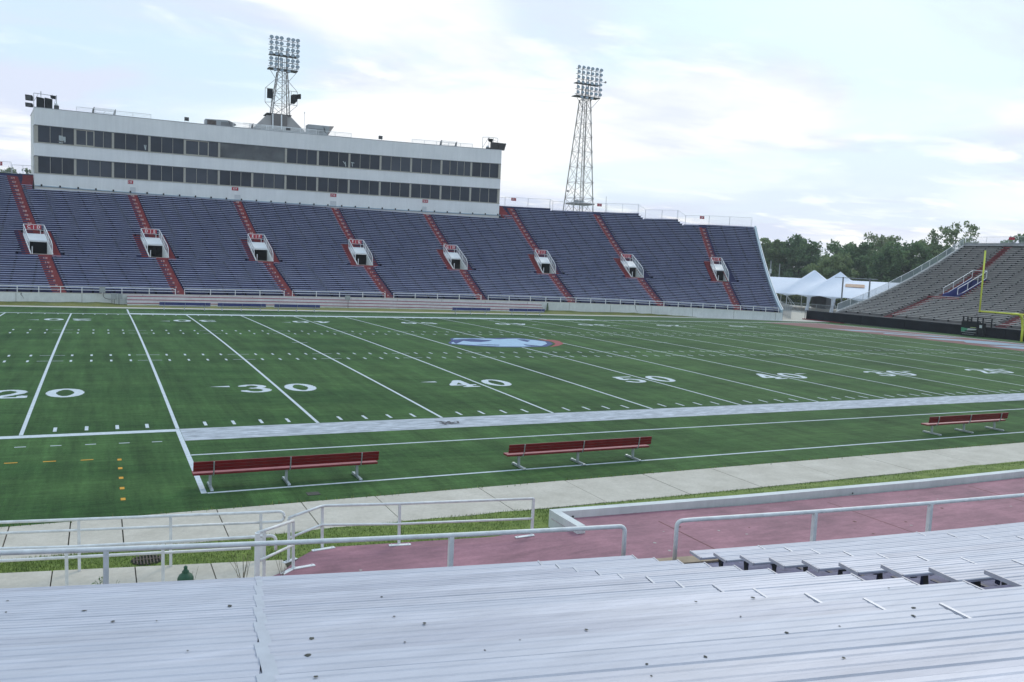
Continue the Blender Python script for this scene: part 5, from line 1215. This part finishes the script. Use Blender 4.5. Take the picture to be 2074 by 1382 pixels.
mb.box(x-.004,x,30.25,31.95,.545,.575,1); mb.box(x-.004,x,30.45,31.8,.34,.362,1)
mb.box(85.68,85.695,29.65,29.95,1.12,1.42,1)
mb.build('printed_front', [mat('print_green', (0.06,0.30,0.16), .6), mat('print_white', (0.52,0.56,0.56), .6), mat('print_lime', (0.36,0.45,0.16), .6)], bc)

# ------------------------------------------------------------------ end bleachers (right)
es = thing('end_bleachers', (88,30,0), 'weathered grey end bleachers with red aisles behind the goalpost', 'grandstand')
def ze(r): return 1.22+.165*r+.0018*r*r
NE = 41; YE1, YE0 = 52.0, -12.0
def xe(r): return 88.3+.6*r
def ye_end(r): return 51.65+.018*r
mb = MB(); pits_e = [(43.1,42.1)]
for r in range(1, NE+1):
    z0, z1 = ze(r-1), ze(r); x0, x1 = xe(r-1), xe(r); ye = ye_end(r)
    spans = [(YE0, ye)]
    if 15 <= r <= 24: c = 42.15+.06*(r-15); spans = [(YE0, c-.95), (c+.95, ye)]
    for a, b in spans:
        mb.quad((x0,a,z0),(x1,a,z0),(x1,b,z0),(x0,b,z0)); mb.quad((x1,a,z0),(x1,a,z1),(x1,b,z1),(x1,b,z0))
mb.quad((xe(0),YE0,-.1),(xe(0),YE0,ze(0)),(xe(0),ye_end(0),ze(0)),(xe(0),ye_end(0),-.1))
mb.build('seating_terrace', ENDC, es)
AE = [((1,44.0),(14,44.35)),((25,44.1),(41,45.8))]; AE2 = [((1,29.6),(41,31.5))]
for r in range(1, NE+1):
    mb = MB(); ye = ye_end(r)-.15; gaps = []
    if r <= 14: c = lin(AE[0], r); gaps.append((c-.6, c+.6))
    elif r <= 24: c = 42.15+.06*(r-15); gaps.append((c-1.7, c+2.6))
    else: c = lin(AE[1], r); gaps.append((c-.6, c+.6))
    if r > 1: c = lin(AE2[0], r); gaps.append((c-.6, c+.6))
    c = 14.5; gaps.append((c-.6, c+.6)); gaps.sort(); y = YE0; segs = []
    for a, b in gaps: segs.append((y, a)); y = b
    segs.append((y, ye)); x = xe(r-1)+.28; z = ze(r-1)+.36; random.seed(r*3)
    if r == 1: rest = MB(); nb_ = [0]
    for a, b in segs[::-1]:
        one = nb_[0] < 98 and b > 15; mb = MB() if one else rest
        if one: nb_[0] += 1
        mb.box(x, x+.28, a, b, z-.055, z)
        yy = a+.2+random.uniform(0,.3)
        while yy < b: mb.box(x-.012, x+.12, yy-.07, yy+.07, z-.24, z-.056, 1); yy += 1.85
        if one: mb.build('bench', [ENDB, BLACK], es)

tag(rest.build('outer_benches', [ENDB, BLACK], es), kind='stuff')
for AEi in (AE, AE2):
    mb = MB()
    for r in range(1, NE+1):
        if AEi is AE:
            if 15 <= r <= 24: c = 42.15+.06*(r-15); spans = [(c+1.0,c+1.9),(c-1.8,c-1.0)]
            else: c = lin(AE[0] if r < 15 else AE[1], r); spans = [(c-.56,c+.56)]
        else: c = lin(AE2[0], r); spans = [(c-.56,c+.56)]
        for a, b in spans:
            x0, x1 = xe(r-1), xe(r); h = (ze(r)-ze(r-1))/2
            mb.box(x0+.3, x1+.012, a, b, ze(r-1)-.02, ze(r-1)+h); mb.box(x0+.31, x1, a+.02, b-.02, ze(r-1)+h, ze(r-1)+h+.008, 1); mb.box(x1-.0, x1+.02, a+.1, b-.1, ze(r-1)+h+.02, ze(r)+.004)
    if AEi is AE: mb.box(xe(14)-.3, xe(14)+.35, 40.5, 44.8, ze(14)-.25, ze(14)+.05)
    mb.build('aisle_stairs', [RED, mat('worn_red_end', (0.24,0.07,0.07), .85, var=.2, scale=2)], es)
# blue tunnel
mb = MB()
for s in (-1,1):
    for r0, r1 in ((14.5,17),(17,20),(20,24.5)):
        c0, c1 = 42.15+.06*(r0-15), 42.15+.06*(r1-15); a, b = c0+s*.93, c1+s*.93; o = .1*s; zf = ze(14)
        q = [(xe(r0),a,zf-.4),(xe(r1),b,zf-.4),(xe(r1),b+o,zf-.4),(xe(r0),a+o,zf-.4),(xe(r0),a,max(ze(r0),zf+.3)+.12),(xe(r1),b,ze(r1)+.1),(xe(r1),b+o,ze(r1)+.1),(xe(r0),a+o,max(ze(r0),zf+.3)+.12)]
        mb.hexa(q if s > 0 else [q[3],q[2],q[1],q[0],q[7],q[6],q[5],q[4]])
c = 42.5; mb.box(xe(24.4), xe(24.6), c-.95, c+1.1, ze(14)-.4, ze(24)+.0); mb.quad((xe(14.5),41.2,ze(14)),(xe(24.5),41.6,ze(14)),(xe(24.5),43.7,ze(14)),(xe(14.5),43.1,ze(14)))
te = mb.build('tunnel_entrance', BLUEW, es)
mb = MB()
for s in (-1,1):
    pa = [(xe(r), 42.15+.06*(r-15)+s*.98, ze(r)) for r in (14.6,18,21.5,24.6)]
    for p in pa: mb.tube([p, (p[0],p[1],p[2]+1.05)], .035, 6)
    mb.tube([(p[0],p[1],p[2]+1.05) for p in pa], .035, 6); mb.tube([(p[0],p[1],p[2]+.15) for p in pa], .03, 6)
mb.tube([(xe(24.6),41.75,ze(24.6)+1.05),(xe(24.6),43.7,ze(24.6)+1.05)], .035, 6); mb.build('railing', RAILW, te)
# back wall and fence
mb = MB(); mb.box(xe(NE), xe(NE)+.25, YE0, ye_end(NE)+.1, -.1, ze(NE)+.42); mb.build('rear_wall', mat('rear_concrete', (0.30,0.30,0.31), .85, var=.12, scale=1.2), es)
fence_run([(xe(NE)+.12,ye_end(NE),ze(NE)+.42),(xe(NE)+.12,YE0,ze(NE)+.42)], .85, 'rear_fence', es, 3.2)
small = MB(); small.box(xe(NE)+.0, xe(NE)+.03, 45.1,45.9, ze(NE)+.85, ze(NE)+1.2); small.build('section_plate', REDS, es)
mb = MB(); pr = []
for r in (0,8,16,24,32,41): y = ye_end(r)+.02; pr.append([(xe(r),y,ze(r)+.10),(xe(r),y+.2,ze(r)+.10),(xe(r),y+.2,-.1),(xe(r),y,-.1)][::-1])
mb.sweep(pr); mb.build('end_wall', mat('stringer', (0.42,0.42,0.42), .8, var=.1), es)
fence_run([(xe(r),ye_end(r)+.1,ze(r)+.1) for r in (.3,8,16,24,32,40.8)], .98, 'side_railing', es, 2.1, MESHD)

# ------------------------------------------------------------------ gap: fences, gantry, marquee
gf = thing('chain_link_gate', (81.5,55,0), 'chain-link gate fence standing between the grandstand corner and the padded fence', 'fence')
fence_run([(97.4,71.5,0),(90.7,64.0,0),(84.4,55.7,0)], 1.75, 'gate_panel', gf, 2.2, see_mat('gate_wire', (0.42,0.43,0.45), .5), GREYM)
rf = thing('pipe_fence', (100,68,0), 'grey pipe and wire fence running in front of the white tent', 'fence')
fence_run([(100,81,0),(100,55,0)], 1.5, 'fence_panel', rf, 2.9, MESH, GREYM)
ga = thing('steel_gantry', (95,55,0), 'two tall steel posts joined by a crossbar beside the end bleachers', 'gantry')
for y in (57.22,52.65): mb = MB(); mb.tube([(95,y,0),(95,y,5.85)], .10, 8); mb.build('post', mat('gantry_grey', (0.16,0.17,0.19), .5), ga)
mb = MB(); mb.tube([(95,58.7,5.78),(95,51.4,5.7)], .05, 6); mb.build('crossbar', GREYM, ga)
# marquee
tn = thing('marquee', (108,75,0), 'large white peaked event tent beyond the fence', 'tent')
XF, XB = 105.0, 119.0     # front eave, back eave
def roof_h(y, t):   # t 0 at front eave, 1 at ridge
    rid = 5.35; 
    for pc, ph in ((79.2,6.95),(73.6,6.75)):
        d = abs(y-pc); k = max(0, 1-d/2.7); rid = max(rid, 5.35+(ph-5.35)*k**1.35)
    sl = t**.92; return 2.72*(1-sl)+rid*sl
ys_t = np.arange(56, 97.01, .45); ts = [0,.12,.25,.4,.55,.7,.85,.94,1.0]
mb = MB(); legs_y = [58,63.2,68.3,73.4,78.0,83.4,88.7,94]
def eave(y):
    d = min(abs(y-l) for l in legs_y); return .38*(min(1, d/2.5))**.8 
for side in (0, 1):
    for a, b in zip(ys_t[:-1], ys_t[1:]):
        for t0, t1 in zip(ts[:-1], ts[1:]):
            def q(y, t):
                x = XF+(112-XF)*t if side == 0 else XB+(112-XB)*t
                return (x, y, roof_h(y,t)+.06*math.sin(y*1.3)*t*(1-t))
            mb.quad(q(a,t0),q(b,t0),q(b,t1),q(a,t1))
        x = XF if side == 0 else XB; ha, hb = eave(a), eave(b)
        mb.quad((x,a,2.35+ha*.9),(x,b,2.35+hb*.9),(x,b,roof_h(b,0)),(x,a,roof_h(a,0)))
mb.build('canopy', TENT, tn, smooth=False)
mb = MB()
for y in legs_y:
    for x in (XF,XB): mb.tube([(x,y,0),(x,y,2.7)], .06, 6)
mb.build('poles', mat('tent_pole', (0.62,0.64,0.68), .5), tn)
mb = MB()
for y in (73.4,68.3): mb.sweep([[(XF+.1,y-.55,2.6),(XF+.1,y+.25,2.6),(XF+.3,y+.25,2.6),(XF+.3,y-.55,2.6)],[(XF+.1,y-.15,1.2),(XF+.1,y+.22,1.2),(XF+.3,y+.22,1.2),(XF+.3,y-.15,1.2)],[(XF+.1,y-.1,.1),(XF+.1,y+.5,.1),(XF+.3,y+.5,.1),(XF+.3,y-.1,.1)]])
mb.build('tied_curtains', TENT, tn)
mb = MB()
for y0, y1 in ((78.0,74.5),(78.0,75.6),(68.3,66.3),(73.4,72.0)): mb.tube([(XF-.1,y0,2.5),(XF-.4,y1,.05)], .035, 5)
mb.build('guy_straps', mat('strap', (0.5,0.5,0.5), .6), tn)
mb = MB()
def rz(y, x): return roof_h(y,(x-XF)/7)+.06
q_ = [(108.9,65.7),(110.15,66.8),(110.15,70.6),(108.9,69.5)]
mb.hexa([(x,y,rz(y,x)) for x, y in q_]+[(x-.02,y,rz(y,x)+.04) for x, y in q_]); mb.build('printed_banner', BANN, tn)
sb_ = thing('storage_container', (118,84,0), 'dark grey container standing under the tent', 'container'); mb = MB(); mb.box(118.2,120.5,82.0,85.4,.1,2.35); mb.build('body', mat('container_grey', (0.085,0.088,0.095), .7, var=.1, scale=2), sb_)
mb = MB(); [mb.box(118.16,118.2,82.1+k*.33,82.2+k*.33,.15,2.3) for k in range(10)]; mb.build('ribs', mat('container_grey2', (0.07,0.072,0.08), .7), sb_)
# hedge behind
rng = np.random.RandomState(17)
def leaf_cloud(pts_c, n, s0, s1, rng):
    k = rng.randint(len(pts_c), size=n); C = pts_c[k]
    a = rng.normal(size=(n,3)); a /= np.linalg.norm(a, axis=1)[:,None]; b = rng.normal(size=(n,3)); b -= (a*b).sum(1)[:,None]*a; b /= np.linalg.norm(b, axis=1)[:,None]
    s = rng.uniform(s0, s1, n)[:,None]; v = np.empty((n*4,3)); v[0::4] = C-a*s; v[1::4] = C-b*s*.62; v[2::4] = C+a*s; v[3::4] = C+b*s*.62
    return v
def mesh_quads(name, v, m, parent):
    n = len(v)//4; me = bpy.data.meshes.new(name); me.vertices.add(n*4); me.vertices.foreach_set('co', v.ravel()); me.loops.add(n*4); me.loops.foreach_set('vertex_index', np.arange(n*4)); me.polygons.add(n); me.polygons.foreach_set('loop_start', np.arange(0,n*4,4)); me.polygons.foreach_set('loop_total', np.full(n,4)); me.materials.append(m); me.update(calc_edges=True)
    o = bpy.data.objects.new(name, me); SC.collection.objects.link(o); o.parent = parent; return o
hg = thing('hedge', (124,92,0), 'bright green clipped hedge seen under the tent roof', 'hedge')
pc = np.stack([rng.uniform(0,2.2,4000), rng.uniform(-22,22,4000), rng.uniform(.1,2.0,4000)], 1); v = leaf_cloud(pc, 9000, .10, .22, rng); mesh_quads('foliage', v, HEDGE, hg)
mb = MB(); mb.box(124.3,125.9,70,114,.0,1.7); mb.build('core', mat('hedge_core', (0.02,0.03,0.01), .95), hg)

# ------------------------------------------------------------------ trees
def tree(x, y, H, wd, seed, lm, label, dens=1.0, airy=0.0, base_z=0.0, leaf=.34, group='trees beyond the stadium'):
    rng = np.random.RandomState(seed); t = thing('tree', (x,y,base_z), label, 'tree', group)
    Rr = wd/2; mb = MB(); tr = max(.18, H*.02)
    mb.tube([(0,0,0),(.1,.05,H*.3),(.0,-.1,H*.55),(.15,0,H*.9)], [tr,tr*.75,tr*.5,tr*.12], 8)
    clumps = []; nl = int(16+10*(H/15)); ends = []
    for k in range(nl):
        f = .28+.68*(k+rng.rand()*.6)/nl; a = k*2.4+rng.uniform(-.4,.4); prof_ = math.sin(math.pi*min(1, max(0.12, (f-.18)/.86)))**.6
        L = Rr*prof_*rng.uniform(.62,1.12); z0 = H*f*.82; e = V(math.cos(a)*L, math.sin(a)*L, H*f+rng.uniform(-.03,.05)*H); m0 = V(0,0,z0).lerp(e, .5)+V(0,0,-.03*H)
        mb.tube([(0,0,z0), m0, e], [tr*.42*(1.15-f),tr*.25*(1.1-f),.03], 6); ends += [(m0, .9), (e, 1.0), (V(0,0,z0).lerp(e,.78), 1.0)]
        for q_ in range(2):
            e2 = m0.lerp(e, rng.uniform(.2,.9))+V(*(rng.normal(size=3)*Rr*.20)); mb.tube([m0.lerp(e,.4), e2], [.05,.02], 4); ends.append((e2, .85))
    ends.append((V(.15,0,H*.93), .8))
    pts = []
    for e, s in ends:
        rad = Rr*rng.uniform(.20,.36)*s*(1-.35*airy); n = int(26*(1-.5*airy))
        d = rng.normal(size=(n,3)); d /= np.linalg.norm(d,axis=1)[:,None]; r3 = rng.rand(n)[:,None]**.5; p = np.array(e)+d*r3*rad*np.array([1,1,.72]); pts.append(p)
    pts = np.concatenate(pts); pts = pts[pts[:,2] > H*.10]; pts[:,2] = np.minimum(pts[:,2], H*1.02)
    n = int(len(pts)*5.0*dens); base = pts[rng.randint(len(pts), size=n)]+rng.normal(size=(n,3))*.22*(1 if airy < .5 else .8)
    v = leaf_cloud(base, n, leaf*.55, leaf*1.15, rng)
    mb.build('trunk', BARK, t).location = (0,0,0); mesh_quads('crown', v, lm, t); return t
for c in []: pass
_b = MB.build
TR = [(150,130.96,13.9,8.0,0,1,1,0,.34,'mid green tree just right of the grandstand end'),
 (175,152.2,15.0,8.5,1,2,.6,.5,.30,'pale thin-leaved tree behind the first dark trees'),
 (155,126.5,15.0,12.5,2,0,1.15,0,.36,'broad dark tree with a rounded top above the tent left side'),
 (140,101.5,10.3,9.0,3,1,1.1,0,.30,'low olive green rounded tree above the first tent peak'),
 (155,111.0,13.8,10.5,4,0,1.1,0,.36,'dark dense tree above the second tent peak'),
 (172,117.4,16.9,10.0,5,2,.75,.4,.32,'tall pale tree rising behind the dark dense ones'),
 (150,93.0,13.0,12.0,6,0,1.2,0,.36,'dark rounded tree left of the end bleachers fence'),
 (172,106.3,11.2,6.0,12,1,.9,0,.34,'slim lighter tree in the dip between the tall pale tree and the dark rounded one'),
 (160,93.3,13.8,8.0,7,1,1.1,0,.34,'mid green tree just behind the sloping bleacher railing'),
 (165,92.6,18.2,14.0,8,2,.75,.85,.32,'tall sparse tree with open branches above the end bleachers'),
 (170,80.5,17.0,9.5,9,0,.9,.2,.34,'tree top showing over the rear wall at the far right'),
 (172,72.0,16.6,9.5,13,0,.9,.2,.34,'tree at the right frame edge behind the rear wall')]
for x, y, H, wd, sd_, lm, de, ai, lf, lab in TR: tree(x, y, H, wd, 100+sd_, LEAFM[lm], lab, de, ai, leaf=lf)
for x, H, wd, s, lab in ((-14.6,19.2,4.2,31,'far tree top seen through the rear fence at the left edge'),(-11.6,19.0,3.6,32,'far tree top between the fence sign and the press box'),(-9.4,18.6,2.2,33,'small far tree top touching the press box corner')):
    tree(x, 150, H, wd, s, LEAFM[2], lab, .45, .6, leaf=.26)
# distant wood line closing the gaps
rng = np.random.RandomState(77)
n = 5200; yy = rng.uniform(60,230,n); xx = 205+rng.uniform(0,18,n); hh = 6.0+1.2*np.sin(yy*.11)+.9*np.sin(yy*.37+1); zz_ = rng.uniform(0,1,n)**.7*hh
v = leaf_cloud(np.stack([xx,yy,zz_],1), 15000, .5, 1.1, rng); wl = mesh_quads('distant_woods', v, LEAFM[0], None); tag(wl, kind='stuff')
# utility poles
for (x, y, h), l in (((140,119.9,8.9),'left wooden utility pole among the trees with a grey transformer'),((141,118.1,8.3),'right plain wooden utility pole among the trees')):
    t = thing('utility_pole', (x,y,0), l, 'utility pole'); mb = MB(); mb.tube([(x,y,0),(x,y,h)], [.16,.12], 8); mb.build('pole', GREYM, t)
    mb = MB()
    if h > 8.5: mb.tube([(x-.3,y-.35,6.0),(x-.3,y-.35,7.0)], .26, 10); mb.build('transformer', WHITE, t)
    else: mb.bar((x,y-1,7.9),(x,y+1,7.9), .1, .1); mb.build('crossarm', WOODP, t)

# ------------------------------------------------------------------ thin air over the whole place
mb = MB(); mb.box(-70, 250, -60, 260, -1.1, 41.5)
hm = bpy.data.materials.new('thin_haze'); hm.use_nodes = True; nt = hm.node_tree; nt.nodes.clear()
vo = nt.nodes.new('ShaderNodeVolumePrincipled'); vo.inputs['Color'].default_value = (0.90,0.94,1.0,1); vo.inputs['Density'].default_value = 0.0004; vo.inputs['Anisotropy'].default_value = 0.1
mo = nt.nodes.new('ShaderNodeOutputMaterial'); nt.links.new(vo.outputs[0], mo.inputs['Volume'])
hz_ = tag(mb.build('haze', hm), kind='stuff')
